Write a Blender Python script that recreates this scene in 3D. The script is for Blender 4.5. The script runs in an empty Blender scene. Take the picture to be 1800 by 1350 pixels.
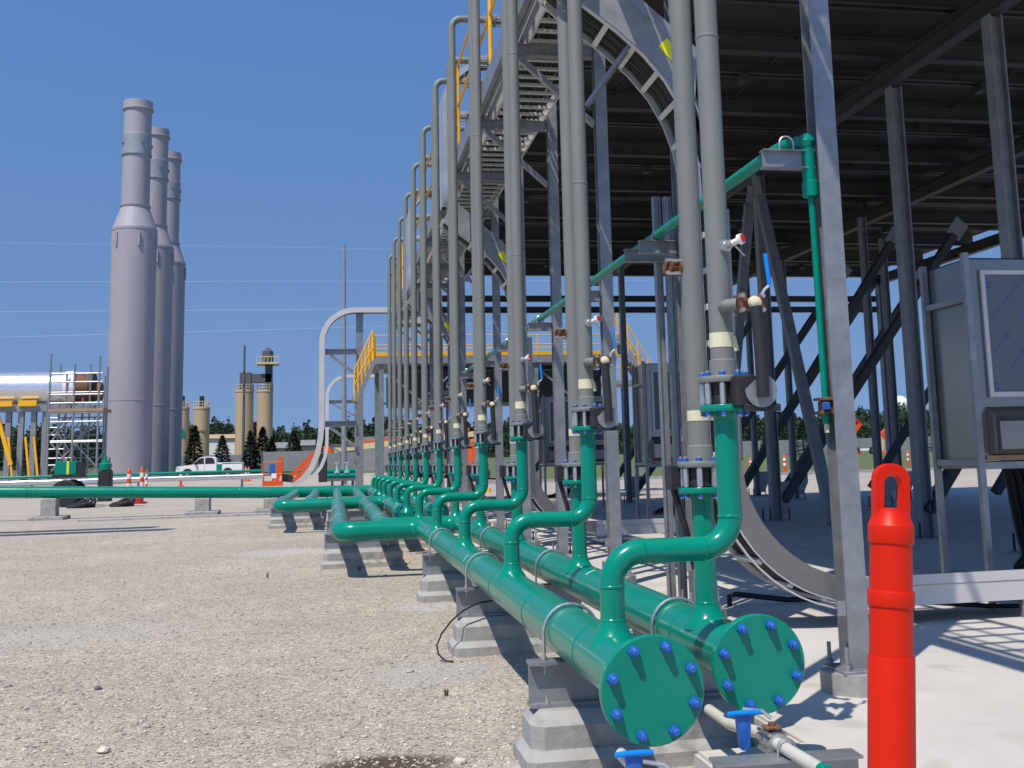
import bpy, bmesh, math, random
import numpy as np
from mathutils import Vector, Matrix
random.seed(7)
rng = np.random.default_rng(7)
S = bpy.context.scene
COL = S.collection
R = math.radians

# ------------------------------------------------------------------ camera
HC = 1.255
cam_d = bpy.data.cameras.new("camera")
cam = bpy.data.objects.new("camera", cam_d)
COL.objects.link(cam)
F_PX, YAW, PIT, ROL, PX, PY = 1974.285, 0.1962, 0.1468, -0.0272, 976.645, 515.41
fw = Vector((math.sin(YAW)*math.cos(PIT), math.cos(YAW)*math.cos(PIT), math.sin(PIT)))
rt0 = Vector((math.cos(YAW), -math.sin(YAW), 0)); up0 = rt0.cross(fw)
rt = math.cos(ROL)*rt0 + math.sin(ROL)*up0
up = -math.sin(ROL)*rt0 + math.cos(ROL)*up0
m3 = Matrix((rt, up, -fw)).transposed()
cam.matrix_world = Matrix.Translation((0, 0, HC)) @ m3.to_4x4()
cam_d.sensor_width = 36
cam_d.lens = F_PX/1800*36
cam_d.shift_x = (900-PX)/1800
cam_d.shift_y = (PY-675)/1800
cam_d.clip_start = 0.05
cam_d.clip_end = 6000
S.camera = cam

# ------------------------------------------------------------------ sky, sun, exposure
LDIR = Vector((0.37, 0.445, -1.0)).normalized()
EL = math.asin(-LDIR.z)
w = bpy.data.worlds.new("World"); S.world = w; w.use_nodes = True
nt = w.node_tree; nt.nodes.clear()
sky = nt.nodes.new("ShaderNodeTexSky"); sky.sky_type = 'NISHITA'; sky.sun_disc = False
sky.sun_elevation = EL
sky.sun_rotation = math.atan2(-LDIR.x, -LDIR.y)
sky.air_density = 1.0; sky.dust_density = 0.3; sky.ozone_density = 2.0; sky.altitude = 200
bg = nt.nodes.new("ShaderNodeBackground"); bg.inputs[1].default_value = 0.15
wo = nt.nodes.new("ShaderNodeOutputWorld")
stc = nt.nodes.new("ShaderNodeTexCoord"); smp = nt.nodes.new("ShaderNodeMapping")   # clear summer air: the low sky stays blue
smp.inputs["Scale"].default_value = (1, 1, 0.68); smp.inputs["Location"].default_value = (0, 0, 0.28)
nt.links.new(stc.outputs["Generated"], smp.inputs[0]); nt.links.new(smp.outputs[0], sky.inputs[0])
tint = nt.nodes.new("ShaderNodeMixRGB"); tint.blend_type = 'MULTIPLY'; tint.inputs[0].default_value = 1.0; 
sxyz = nt.nodes.new("ShaderNodeSeparateXYZ"); nt.links.new(stc.outputs["Generated"], sxyz.inputs[0])
ramp = nt.nodes.new("ShaderNodeValToRGB"); ramp.color_ramp.elements[0].color = (0.90, 0.90, 0.92, 1); ramp.color_ramp.elements[1].position = 0.42; ramp.color_ramp.elements[1].color = (0.74, 1.0, 1.28, 1)
nt.links.new(sxyz.outputs[2], ramp.inputs[0]); nt.links.new(ramp.outputs[0], tint.inputs[2])
nt.links.new(sky.outputs[0], tint.inputs[1]); nt.links.new(tint.outputs[0], bg.inputs[0]); nt.links.new(bg.outputs[0], wo.inputs[0])
sd = bpy.data.lights.new("sun", 'SUN'); sd.energy = 5.0; sd.angle = R(0.5); sd.color = (1.0, 0.925, 0.82)
sun = bpy.data.objects.new("sun", sd); COL.objects.link(sun)
sun.rotation_euler = LDIR.to_track_quat('-Z', 'Y').to_euler(); sun.location = (-10, -12, 30)
S.view_settings.view_transform = 'Standard'; S.view_settings.look = 'None'
S.view_settings.exposure = -0.08; S.view_settings.gamma = 1.0

# ------------------------------------------------------------------ materials
def newmat(name):
    m = bpy.data.materials.new(name); m.use_nodes = True
    n = m.node_tree.nodes; b = n["Principled BSDF"]
    return m, m.node_tree, b
def srgb(r, g, b):
    f = lambda c: (c/255/12.92) if c/255 <= 0.04045 else ((c/255+0.055)/1.055)**2.4
    return (f(r), f(g), f(b), 1)
def mat(name, col, rough=0.5, metal=0.0, var=0.12, scale=8.0, bump=0.0, bscale=60.0, col2=None, coat=0.0, spec=0.5, detail=6.0, stretch=None, dirt=None):
    """procedural material: base colour varied by noise, with optional fine bump"""
    m, t, b = newmat(name); N = t.nodes; L = t.links
    tc = N.new("ShaderNodeTexCoord"); mp = N.new("ShaderNodeMapping")
    L.new(tc.outputs["Object"], mp.inputs[0])
    if stretch: mp.inputs["Scale"].default_value = stretch
    nz = N.new("ShaderNodeTexNoise"); nz.inputs["Scale"].default_value = scale; nz.inputs["Detail"].default_value = detail
    nz.inputs["Roughness"].default_value = 0.65
    L.new(mp.outputs[0], nz.inputs["Vector"])
    cr = N.new("ShaderNodeValToRGB")
    c = col[:3]
    c2 = col2[:3] if col2 else tuple(min(1, x*(1+var)) for x in c)
    c1 = tuple(x*(1-var) for x in c)
    cr.color_ramp.elements[0].position = 0.3; cr.color_ramp.elements[0].color = (*c1, 1)
    cr.color_ramp.elements[1].position = 0.7; cr.color_ramp.elements[1].color = (*c2, 1)
    L.new(nz.outputs[0], cr.inputs[0])
    out = cr.outputs[0]
    if dirt:
        n2 = N.new("ShaderNodeTexNoise"); n2.inputs["Scale"].default_value = dirt[1]; n2.inputs["Detail"].default_value = 8
        L.new(tc.outputs["Object"], n2.inputs["Vector"])
        r2 = N.new("ShaderNodeValToRGB"); r2.color_ramp.elements[0].position = dirt[2]; r2.color_ramp.elements[1].position = dirt[2]+0.12
        L.new(n2.outputs[0], r2.inputs[0])
        mx = N.new("ShaderNodeMixRGB"); mx.inputs[2].default_value = dirt[0]
        L.new(r2.outputs[0], mx.inputs[0]); L.new(out, mx.inputs[1]); out = mx.outputs[0]
    L.new(out, b.inputs["Base Color"])
    mr = N.new("ShaderNodeMapRange"); mr.inputs[3].default_value = max(0.03, rough-0.08); mr.inputs[4].default_value = min(1, rough+0.1)
    L.new(nz.outputs[0], mr.inputs[0]); L.new(mr.outputs[0], b.inputs["Roughness"])
    b.inputs["Metallic"].default_value = metal
    b.inputs["Specular IOR Level"].default_value = spec
    if coat: b.inputs["Coat Weight"].default_value = coat; b.inputs["Coat Roughness"].default_value = 0.08
    if bump:
        nb = N.new("ShaderNodeTexNoise"); nb.inputs["Scale"].default_value = bscale; nb.inputs["Detail"].default_value = 8
        L.new(mp.outputs[0], nb.inputs["Vector"])
        bp = N.new("ShaderNodeBump"); bp.inputs["Strength"].default_value = bump; bp.inputs["Distance"].default_value = 0.01
        L.new(nb.outputs[0], bp.inputs["Height"]); L.new(bp.outputs[0], b.inputs["Normal"])
    return m
M = {}
def scuff(m, col, scale=9.0, lo=0.70, strength=0.5, stretch=(1, 6, 1)):
    t = m.node_tree; N = t.nodes; L = t.links; b = N['Principled BSDF']; src = b.inputs['Base Color'].links[0].from_socket
    tc = N.new('ShaderNodeTexCoord'); mp = N.new('ShaderNodeMapping'); mp.inputs['Scale'].default_value = stretch; mp.inputs['Rotation'].default_value = (0.3, 0.5, 0.4)
    nz = N.new('ShaderNodeTexNoise'); nz.inputs['Scale'].default_value = scale; nz.inputs['Detail'].default_value = 10; nz.inputs['Roughness'].default_value = 0.75
    L.new(tc.outputs['Object'], mp.inputs[0]); L.new(mp.outputs[0], nz.inputs['Vector'])
    r = N.new('ShaderNodeValToRGB'); r.color_ramp.elements[0].position = lo; r.color_ramp.elements[1].position = lo+0.05; r.color_ramp.elements[1].color = (strength,)*3+(1,)
    L.new(nz.outputs[0], r.inputs[0]); x = N.new('ShaderNodeMixRGB'); x.inputs[2].default_value = col
    L.new(r.outputs[0], x.inputs[0]); L.new(src, x.inputs[1]); L.new(x.outputs[0], b.inputs['Base Color'])
    return m
M['green'] = mat('green_paint', (0.0, 0.215, 0.146), 0.2, var=0.05, scale=5, coat=0.0, spec=0.30, dirt=((0.002, 0.235, 0.163, 1), 3.0, 0.66), bump=0.02, bscale=30)
scuff(M['green'], (0.10, 0.34, 0.27, 1), 7.0, 0.68, 0.55)
M['greyp'] = mat('grey_pipe_paint', (0.172, 0.187, 0.172), 0.5, var=0.07, scale=6, stretch=(1, 1, 0.5), dirt=((0.105, 0.108, 0.10, 1), 17.0, 0.68), bump=0.05, bscale=50)
scuff(M['greyp'], (0.42, 0.42, 0.39, 1), 14.0, 0.70, 0.6, (1, 1, 3))
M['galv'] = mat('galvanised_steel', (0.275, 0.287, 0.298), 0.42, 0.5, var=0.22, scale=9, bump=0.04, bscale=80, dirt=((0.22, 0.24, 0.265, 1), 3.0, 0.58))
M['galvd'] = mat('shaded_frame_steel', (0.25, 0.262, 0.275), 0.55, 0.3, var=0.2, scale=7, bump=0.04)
M['alu'] = mat('aluminium_sheet', (0.72, 0.73, 0.74), 0.3, 0.75, var=0.05, scale=4)
M['alum'] = mat('matt_aluminium', (0.60, 0.58, 0.56), 0.5, 0.35, var=0.06, scale=3)
M['stain'] = mat('stainless_sheet', (0.30, 0.285, 0.265), 0.24, 0.9, var=0.03, scale=1.2)
M['film'] = mat('blue_film_panel', (0.13, 0.145, 0.17), 0.35, 0.15, var=0.05, scale=2)
M['bluetxt'] = mat('blue_print', (0.04, 0.09, 0.30), 0.5, var=0.05)
M['bolt'] = mat('blue_coated_bolt', (0.018, 0.11, 0.42), 0.4, 0.1, var=0.3, scale=60)
M['blueh'] = mat('blue_vinyl_handle', (0.0, 0.22, 0.72), 0.35, var=0.05)
M['black'] = mat('black_rubber', (0.018, 0.018, 0.02), 0.6, var=0.3, scale=30, bump=0.2)
M['cable'] = mat('black_cable', (0.006, 0.006, 0.0065), 0.5, var=0.2)
M['rust'] = mat('rusty_iron', (0.16, 0.06, 0.03), 0.75, 0.2, var=0.45, scale=40, col2=(0.27, 0.12, 0.06), bump=0.2)
M['steel'] = mat('zinc_bolt', (0.55, 0.55, 0.54), 0.35, 0.85, var=0.12, scale=40)
M['tape'] = mat('cream_tape', (0.66, 0.63, 0.44), 0.6, var=0.06, scale=20, bump=0.1)
M['white'] = mat('white_paint', (0.76, 0.76, 0.74), 0.4, var=0.05)
M['red'] = mat('red_paint', (0.55, 0.02, 0.03), 0.4, var=0.1)
M['orange'] = mat('orange_red_plastic', (0.60, 0.014, 0.0008), 0.42, var=0.04, scale=14, spec=0.22, dirt=((0.55, 0.035, 0.02, 1), 38.0, 0.70))
scuff(M['orange'], (0.62, 0.12, 0.08, 1), 22.0, 0.66, 0.5, (1, 1, 4))
M['lift'] = mat('orange_machine_paint', (0.66, 0.085, 0.010), 0.4, var=0.06)
M['yellow'] = mat('yellow_paint', (0.80, 0.42, 0.01), 0.45, var=0.06)
M['ylabel'] = mat('yellow_label', (0.80, 0.75, 0.01), 0.45, var=0.03)
M['tan'] = mat('tan_silo_sheet', (0.46, 0.335, 0.20), 0.6, var=0.08, scale=0.6, stretch=(1, 1, 0.15))
M['stack'] = mat('stack_grey_paint', (0.32, 0.30, 0.325), 0.55, var=0.05, scale=0.5, stretch=(1, 1, 0.3))
M['band'] = mat('stack_band_zinc', (0.29, 0.31, 0.33), 0.5, 0.25, var=0.12, scale=1.0)
M['conc'] = mat('pier_concrete', (0.325, 0.315, 0.295), 0.85, var=0.2, scale=5, bump=0.35, bscale=35, dirt=((0.22, 0.21, 0.195, 1), 7.0, 0.55))
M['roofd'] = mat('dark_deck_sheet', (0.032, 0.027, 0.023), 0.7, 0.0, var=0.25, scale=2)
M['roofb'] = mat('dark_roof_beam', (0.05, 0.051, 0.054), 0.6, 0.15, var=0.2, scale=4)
M['glass'] = mat('dark_window', (0.02, 0.025, 0.035), 0.08, var=0.1)
M['wood'] = mat('scaffold_plank', (0.36, 0.24, 0.16), 0.8, var=0.2, scale=4)
M['greybox'] = mat('grey_fence_fabric', (0.22, 0.23, 0.23), 0.8, var=0.15, scale=2)
M['cream'] = mat('cream_boom_paint', (0.62, 0.50, 0.26), 0.45, var=0.06)
M['pole'] = mat('weathered_pole', (0.10, 0.10, 0.105), 0.8, var=0.2, scale=3)
M['offwhite'] = mat('aged_pvc', (0.56, 0.54, 0.47), 0.45, var=0.08, scale=12)
M['warmal'] = mat('tray_cover_sheet', (0.32, 0.285, 0.25), 0.3, 0.9, var=0.08, scale=1.5)  # brown of the reflected gravel put into the sheet colour
M['wire'] = mat('bright_wire', (0.42, 0.48, 0.60), 0.5, var=0.03)
M['bark'] = mat('tree_bark', (0.07, 0.05, 0.035), 0.9, var=0.3, scale=6)
def leafmat(name, c1, c2):
    m, t, b = newmat(name); N = t.nodes; L = t.links
    oi = N.new("ShaderNodeNewGeometry"); cr = N.new("ShaderNodeValToRGB")
    cr.color_ramp.elements[0].color = (*c1, 1); cr.color_ramp.elements[1].color = (*c2, 1)
    L.new(oi.outputs["Random Per Island"], cr.inputs[0]); L.new(cr.outputs[0], b.inputs["Base Color"])
    b.inputs["Roughness"].default_value = 0.75; b.inputs["Specular IOR Level"].default_value = 0.2
    return m
M['spruce'] = leafmat('spruce_needles', (0.010, 0.022, 0.014), (0.035, 0.055, 0.028))
M['leaf'] = leafmat('treeline_leaves', (0.014, 0.028, 0.016), (0.042, 0.066, 0.032))
M['stone'] = leafmat('loose_stones', (0.24, 0.22, 0.205), (0.60, 0.54, 0.465))

# ground: crushed stone, with the grey screenings and the earthy patch the place has
def ground_mat():
    m, t, b = newmat('crushed_stone'); N = t.nodes; L = t.links
    tc = N.new("ShaderNodeTexCoord"); P = tc.outputs["Object"]
    def noise(scale, detail=8, rough=0.6):
        n = N.new("ShaderNodeTexNoise"); n.inputs["Scale"].default_value = scale; n.inputs["Detail"].default_value = detail
        n.inputs["Roughness"].default_value = rough; L.new(P, n.inputs["Vector"]); return n.outputs[0]
    def ramp(inp, stops):
        r = N.new("ShaderNodeValToRGB"); e = r.color_ramp.elements
        while len(e) < len(stops): e.new(0.5)
        for i, (p, c) in enumerate(stops): e[i].position = p; e[i].color = (*c, 1) if len(c) == 3 else c
        L.new(inp, r.inputs[0]); return r.outputs[0]
    def mix(f, a, c, mode='MIX'):
        x = N.new("ShaderNodeMixRGB"); x.blend_type = mode
        if isinstance(f, float): x.inputs[0].default_value = f
        else: L.new(f, x.inputs[0])
        L.new(a, x.inputs[1])
        if isinstance(c, tuple): x.inputs[2].default_value = (*c, 1)
        else: L.new(c, x.inputs[2])
        return x.outputs[0]
    v = N.new("ShaderNodeTexVoronoi"); v.inputs["Scale"].default_value = 62; L.new(P, v.inputs["Vector"])
    sep = N.new("ShaderNodeSeparateColor"); L.new(v.outputs["Color"], sep.inputs[0])
    peb = ramp(sep.outputs[0], [(0.0, (0.15, 0.138, 0.125)), (0.16, (0.33, 0.30, 0.262)), (0.5, (0.435, 0.385, 0.323)), (0.78, (0.52, 0.455, 0.37)), (1.0, (0.72, 0.66, 0.56))])
    fines = ramp(noise(120, 6), [(0.3, (0.37, 0.328, 0.275)), (0.7, (0.50, 0.447, 0.372))])
    v3 = N.new('ShaderNodeTexVoronoi'); v3.inputs['Scale'].default_value = 27; L.new(P, v3.inputs['Vector'])
    sp3 = N.new('ShaderNodeSeparateColor'); L.new(v3.outputs['Color'], sp3.inputs[0])
    big = ramp(sp3.outputs[1], [(0.0, (0.80, 0.80, 0.80)), (0.12, (0.96, 0.96, 0.96)), (0.8, (1.02, 1.02, 1.01)), (1.0, (1.15, 1.14, 1.11))])
    base = mix(1.0, mix(0.6, fines, peb), big, 'MULTIPLY')
    broad = ramp(noise(0.45, 5), [(0.3, (0.86, 0.86, 0.86)), (0.7, (1.08, 1.06, 1.04))])
    base = mix(1.0, base, broad, 'MULTIPLY')
    mid = ramp(noise(3.2, 9, 0.75), [(0.3, (0.82, 0.815, 0.81)), (0.7, (1.10, 1.10, 1.09))])
    base = mix(1.0, base, mid, 'MULTIPLY')
    # patches of grey screenings and earth (cx, cy, rx, ry, colour, strength)
    geo = N.new("ShaderNodeSeparateXYZ"); L.new(P, geo.inputs[0])
    nn = noise(2.2, 8, 0.65); nf = noise(26, 6, 0.7)
    for cx, cy, rx, ry, colr, st in [(-0.75, 17.5, 0.85, 0.9, (0.50, 0.475, 0.445), 0.6), (0.55, 7.05, 0.55, 0.42, (0.40, 0.385, 0.365), 0.7),
                                     (-2.0, 9.7, 1.3, 0.85, (0.46, 0.435, 0.40), 0.4), (0.85, 10.2, 0.4, 0.35, (0.48, 0.465, 0.45), 0.6),
                                     (0.22, 5.0, 0.36, 0.24, (0.075, 0.05, 0.033), 0.95), (0.60, 4.5, 0.45, 0.5, (0.47, 0.455, 0.44), 0.5)]:
        def math_(op, a, bb=None):
            q = N.new("ShaderNodeMath"); q.operation = op
            for i, z in enumerate((a, bb)):
                if z is None: continue
                if isinstance(z, (int, float)): q.inputs[i].default_value = z
                else: L.new(z, q.inputs[i])
            return q.outputs[0]
        dx = math_('DIVIDE', math_('SUBTRACT', geo.outputs[0], cx), rx)
        dy = math_('DIVIDE', math_('SUBTRACT', geo.outputs[1], cy), ry)
        d = math_('SQRT', math_('ADD', math_('MULTIPLY', dx, dx), math_('MULTIPLY', dy, dy)))
        d = math_('ADD', d, math_('MULTIPLY', math_('SUBTRACT', nn, 0.5), 1.2))
        d = math_('ADD', d, math_('MULTIPLY', math_('SUBTRACT', nf, 0.5), 0.9))
        k = ramp(d, [(0.55, (st, st, st)), (1.0, (0, 0, 0))])
        base = mix(k, base, colr)
    L.new(base, b.inputs["Base Color"]); b.inputs["Roughness"].default_value = 0.9; b.inputs["Specular IOR Level"].default_value = 0.2
    v2 = N.new("ShaderNodeTexVoronoi"); v2.inputs["Scale"].default_value = 62; L.new(P, v2.inputs["Vector"])
    bp = N.new("ShaderNodeBump"); bp.inputs["Strength"].default_value = 0.55; bp.inputs["Distance"].default_value = 0.012; bp.invert = True
    L.new(v2.outputs["Distance"], bp.inputs["Height"])
    bp2 = N.new("ShaderNodeBump"); bp2.inputs["Strength"].default_value = 0.5; bp2.inputs["Distance"].default_value = 0.03
    L.new(noise(14, 8, 0.7), bp2.inputs["Height"]); L.new(bp.outputs[0], bp2.inputs["Normal"]); L.new(bp2.outputs[0], b.inputs["Normal"])
    return m
M['ground'] = ground_mat()
M['pad'] = mat('pad_concrete', (0.525, 0.50, 0.46), 0.8, var=0.09, scale=1.6, bump=0.12, bscale=55, dirt=((0.43, 0.405, 0.36, 1), 3.1, 0.60), detail=10)
M['grass'] = mat('mown_grass', (0.10, 0.14, 0.045), 0.9, var=0.35, scale=1.2, col2=(0.13, 0.15, 0.05), bump=0.4, bscale=20)
M['road'] = mat('dusty_road', (0.36, 0.32, 0.27), 0.9, var=0.1, scale=1.0)

# ------------------------------------------------------------------ mesh builder
class MB:
    def __init__(s): s.v = []; s.f = []
    def add(s, vs, fs):
        o = len(s.v); s.v += [tuple(p) for p in vs]; s.f += [tuple(i+o for i in f) for f in fs]; return s
    def box(s, lo, hi):
        x0, y0, z0 = lo; x1, y1, z1 = hi
        return s.add([(x0, y0, z0), (x1, y0, z0), (x1, y1, z0), (x0, y1, z0), (x0, y0, z1), (x1, y0, z1), (x1, y1, z1), (x0, y1, z1)],
                     [(3, 2, 1, 0), (4, 5, 6, 7), (0, 1, 5, 4), (1, 2, 6, 5), (2, 3, 7, 6), (3, 0, 4, 7)])
    def cbox(s, lo, hi, c=0.01):
        """box with chamfered vertical and top edges"""
        x0, y0, z0 = lo; x1, y1, z1 = hi
        ring = lambda e, z: [(x0+e+c, y0+e, z), (x1-e-c, y0+e, z), (x1-e, y0+e+c, z), (x1-e, y1-e-c, z), (x1-e-c, y1-e, z), (x0+e+c, y1-e, z), (x0+e, y1-e-c, z), (x0+e, y0+e+c, z)]
        rs = [ring(0, z0), ring(0, z1-c), ring(c, z1)]
        vs = sum(rs, []); fs = [tuple(range(7, -1, -1)), tuple(range(16, 24))]
        for k in range(2):
            for i in range(8): j = (i+1) % 8; fs.append((k*8+i, k*8+j, k*8+8+j, k*8+8+i))
        return s.add(vs, fs)
    def tube(s, pts, r, n=16, caps=True, closed=False):
        pts = [Vector(p) for p in pts]; rr = r if isinstance(r, (list, tuple)) else [r]*len(pts)
        k = len(pts); T = []
        for i in range(k):
            if closed: a = pts[(i+1) % k]-pts[i-1]
            else: a = pts[min(i+1, k-1)]-pts[max(i-1, 0)]
            T.append(a.normalized() if a.length > 1e-9 else Vector((0, 0, 1)))
        ref = Vector((0, 0, 1)) if abs(T[0].z) < 0.9 else Vector((1, 0, 0))
        nrm = T[0].cross(ref).normalized(); vs = []
        for i in range(k):
            if i: nrm = T[i-1].rotation_difference(T[i]) @ nrm
            bi = T[i].cross(nrm)
            for j in range(n):
                a = 2*math.pi*j/n; vs.append(pts[i]+(nrm*math.cos(a)+bi*math.sin(a))*rr[i])
        fs = []
        for i in range(k if closed else k-1):
            i2 = (i+1) % k
            for j in range(n):
                j2 = (j+1) % n; fs.append((i*n+j, i*n+j2, i2*n+j2, i2*n+j))
        if caps and not closed:
            fs.append(tuple(range(n-1, -1, -1))); fs.append(tuple(range((k-1)*n, k*n)))
        return s.add(vs, fs)
    def cyl(s, a, b, r, n=16, r2=None):
        return s.tube([a, b], [r, r if r2 is None else r2], n)
    def lathe(s, c, axis, prof, n=24, caps=True):
        """prof: list of (distance along axis, radius)"""
        c = Vector(c); ax = Vector(axis).normalized()
        ref = Vector((0, 0, 1)) if abs(ax.z) < 0.9 else Vector((1, 0, 0))
        u = ax.cross(ref).normalized(); v = ax.cross(u); vs = []
        for d, r in prof:
            for j in range(n):
                a = 2*math.pi*j/n; vs.append(c+ax*d+(u*math.cos(a)+v*math.sin(a))*r)
        k = len(prof); fs = []
        for i in range(k-1):
            for j in range(n):
                j2 = (j+1) % n; fs.append((i*n+j, i*n+j2, (i+1)*n+j2, (i+1)*n+j))
        if caps: fs.append(tuple(range(n-1, -1, -1))); fs.append(tuple(range((k-1)*n, k*n)))
        return s.add(vs, fs)
    def prism(s, poly, off):
        """planar polygon of 3-D points swept by a vector"""
        n = len(poly); off = Vector(off); a = [Vector(p) for p in poly]
        nz = sum(((a[i]-a[0]).cross(a[(i+1) % n]-a[0]) for i in range(1, n)), Vector())
        if nz.dot(off) > 0: a.reverse()
        b = [p+off for p in a]
        fs = [tuple(range(n)), tuple(range(2*n-1, n-1, -1))]
        for i in range(n): j = (i+1) % n; fs.append((j, i, n+i, n+j))
        return s.add(a+b, fs)
    def bar(s, a, b, wx, wz, upv=(0, 0, 1)):
        """rectangular bar between two points; wx across, wz along upv"""
        a = Vector(a); b = Vector(b); d = (b-a).normalized(); u = Vector(upv)
        x = d.cross(u)
        if x.length < 1e-4: x = d.cross(Vector((0, 1, 0)))
        x.normalize(); u = x.cross(d).normalized()
        q = [x*wx/2*i+u*wz/2*j for i, j in ((-1, -1), (1, -1), (1, 1), (-1, 1))]
        return s.prism([a+p for p in q], b-a)
    def ibeam(s, a, b, h, wd, upv=(0, 0, 1), t=None):
        a = Vector(a); b = Vector(b); d = (b-a).normalized(); u = Vector(upv)
        x = d.cross(u)
        x.normalize(); u = x.cross(d).normalized(); t = t or h*0.075
        prof = [(-wd/2, -h/2), (wd/2, -h/2), (wd/2, -h/2+t), (t/2, -h/2+t), (t/2, h/2-t), (wd/2, h/2-t), (wd/2, h/2), (-wd/2, h/2), (-wd/2, h/2-t), (-t/2, h/2-t), (-t/2, -h/2+t), (-wd/2, -h/2+t)]
        n = 12; A = [a+x*p[0]+u*p[1] for p in prof]; B = [p+(b-a) for p in A]
        fs = []
        for i in range(n): j = (i+1) % n; fs.append((i, j, n+j, n+i))
        for o, rev in ((0, True), (n, False)):
            for q in ((0, 1, 2, 11), (3, 4, 9, 10), (5, 6, 7, 8)):
                f = tuple(o+i for i in q); fs.append(f[::-1] if rev else f)
        return s.add(A+B, fs)
    def build(s, name, m, parent=None, smooth=True, kind=None, label=None, cat=None, group=None, loc=None):
        me = bpy.data.meshes.new(name)
        o = bpy.data.objects.new(name, me)
        off = Vector((0, 0, 0))
        if parent is not None:
            p = parent
            while p is not None: off += Vector(p.location); p = p.parent
        elif loc is not None: off = Vector(loc); o.location = off
        me.from_pydata([(v[0]-off.x, v[1]-off.y, v[2]-off.z) for v in s.v], [], s.f)
        me.validate(); me.update()
        bm = bmesh.new(); bm.from_mesh(me); bmesh.ops.recalc_face_normals(bm, faces=bm.faces); bm.to_mesh(me); bm.free()
        if smooth:
            me.polygons.foreach_set("use_smooth", [True]*len(me.polygons)); me.set_sharp_from_angle(angle=R(35))
        me.materials.append(M[m] if isinstance(m, str) else m)
        COL.objects.link(o)
        if parent is not None: o.parent = parent
        tag(o, label, cat, group, kind)
        return o
def tag(o, label=None, cat=None, group=None, kind=None):
    if label: o["label"] = label
    if cat: o["category"] = cat
    if group: o["group"] = group
    if kind: o["kind"] = kind
    return o
def thing(name, label, cat, loc=(0, 0, 0), group=None):
    o = bpy.data.objects.new(name, None); o.location = loc; o.empty_display_size = 0.2
    COL.objects.link(o); return tag(o, label, cat, group)
def dup(o, loc, label=None, parent=None):
    c = o.copy(); COL.objects.link(c)
    if parent is not None: c.parent = parent
    else: c.location = loc
    if label: c["label"] = label
    for ch in list(o.children): dup(ch, None, None, c)
    return c
def arc(c, u, v, r, a0, a1, n=8):
    c = Vector(c); u = Vector(u); v = Vector(v)
    return [c+u*r*math.cos(R(a0+(a1-a0)*i/n))+v*r*math.sin(R(a0+(a1-a0)*i/n)) for i in range(n+1)]
ORD = ['nearest', 'second', 'third', 'fourth', 'fifth', 'sixth', 'seventh', 'eighth', 'ninth', 'tenth', 'eleventh', 'twelfth', 'thirteenth']

# ================================================================== setting
PAD = 0.181
def gridplane(x0, x1, y0, y1, z, nx, ny):
    b = MB(); vs = []; fs = []
    for j in range(ny+1):
        for i in range(nx+1): vs.append((x0+(x1-x0)*i/nx, y0+(y1-y0)*j/ny, z))
    for j in range(ny):
        for i in range(nx): a = j*(nx+1)+i; fs.append((a, a+1, a+nx+2, a+nx+1))
    return b.add(vs, fs)
gridplane(-2500, 2500, -30, 5000, 0, 1, 1).build('gravel_ground', 'ground', kind='structure')
pad = MB()
outline = [(1.72, 4.165), (1.30, 4.165), (1.30, 3.75), (0.75, 3.2), (0.75, -1), (26, -1), (26, 28.9), (1.72, 28.9)]
pad.prism([(x, y, 0.0) for x, y in outline], (0, 0, PAD-0.012))
pad.prism([(x+(0.012 if x < 20 else 0), y-(0.012 if y > 0 else 0), PAD-0.012) for x, y in outline], (0, 0, 0.012))
pad.build('concrete_pad', 'pad', kind='structure', smooth=False)
for lo, hi in (((1.75, 8.40), (25.9, 8.415)), ((5.2, -0.9), (5.215, 28.8)), ((1.75, 15.6), (25.9, 15.615)), ((1.75, 22.9), (25.9, 22.915))):
    b = MB(); b.box((lo[0], lo[1], PAD-0.002), (hi[0], hi[1], PAD+0.0015)); b.build('pad_joint', 'greybox', kind='structure')
# lawn beyond the yard rises gently to the fence line
g = MB(); vs = []; fs = []
prof = [(-260, 96, 0.004), (0, 0, 0)]
rows = [(76, 0.006), (96, 0.62), (130, 0.8), (190, 1.3), (320, 2.2), (700, 3.0)]
xs = [-700, -60, 6, 12, 700]
for y, z in rows:
    for x in xs:
        if x < 10 and y < 100: yy_, zz_ = (108, 0.45) if y < 80 else (118, 0.66)
        else: yy_, zz_ = y-(10 if x > 10 and y < 150 else 0), z
        vs.append((x, yy_, zz_))
for j in range(len(rows)-1):
    for i in range(len(xs)-1): a = j*5+i; fs.append((a, a+1, a+6, a+5))
g.add(vs, fs).build('grass_field', 'grass', kind='structure', smooth=True)
MB().add([(-700, 84, 0.003), (6.5, 84, 0.003), (6.5, 108.5, 0.456), (-700, 108.5, 0.456)], [(0, 1, 2, 3)]).build('gravel_rise', 'ground', kind='structure')
MB().add([(5, 50, 0.004), (400, 50, 0.004), (400, 62, 0.004), (5, 62, 0.004)], [(0, 1, 2, 3)]).build('yard_road', 'road', kind='structure')
kb = MB(); kb.box((8, 62, 0), (400, 62.3, 0.16)); kb.build('road_kerb', 'conc', kind='structure')
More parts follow.
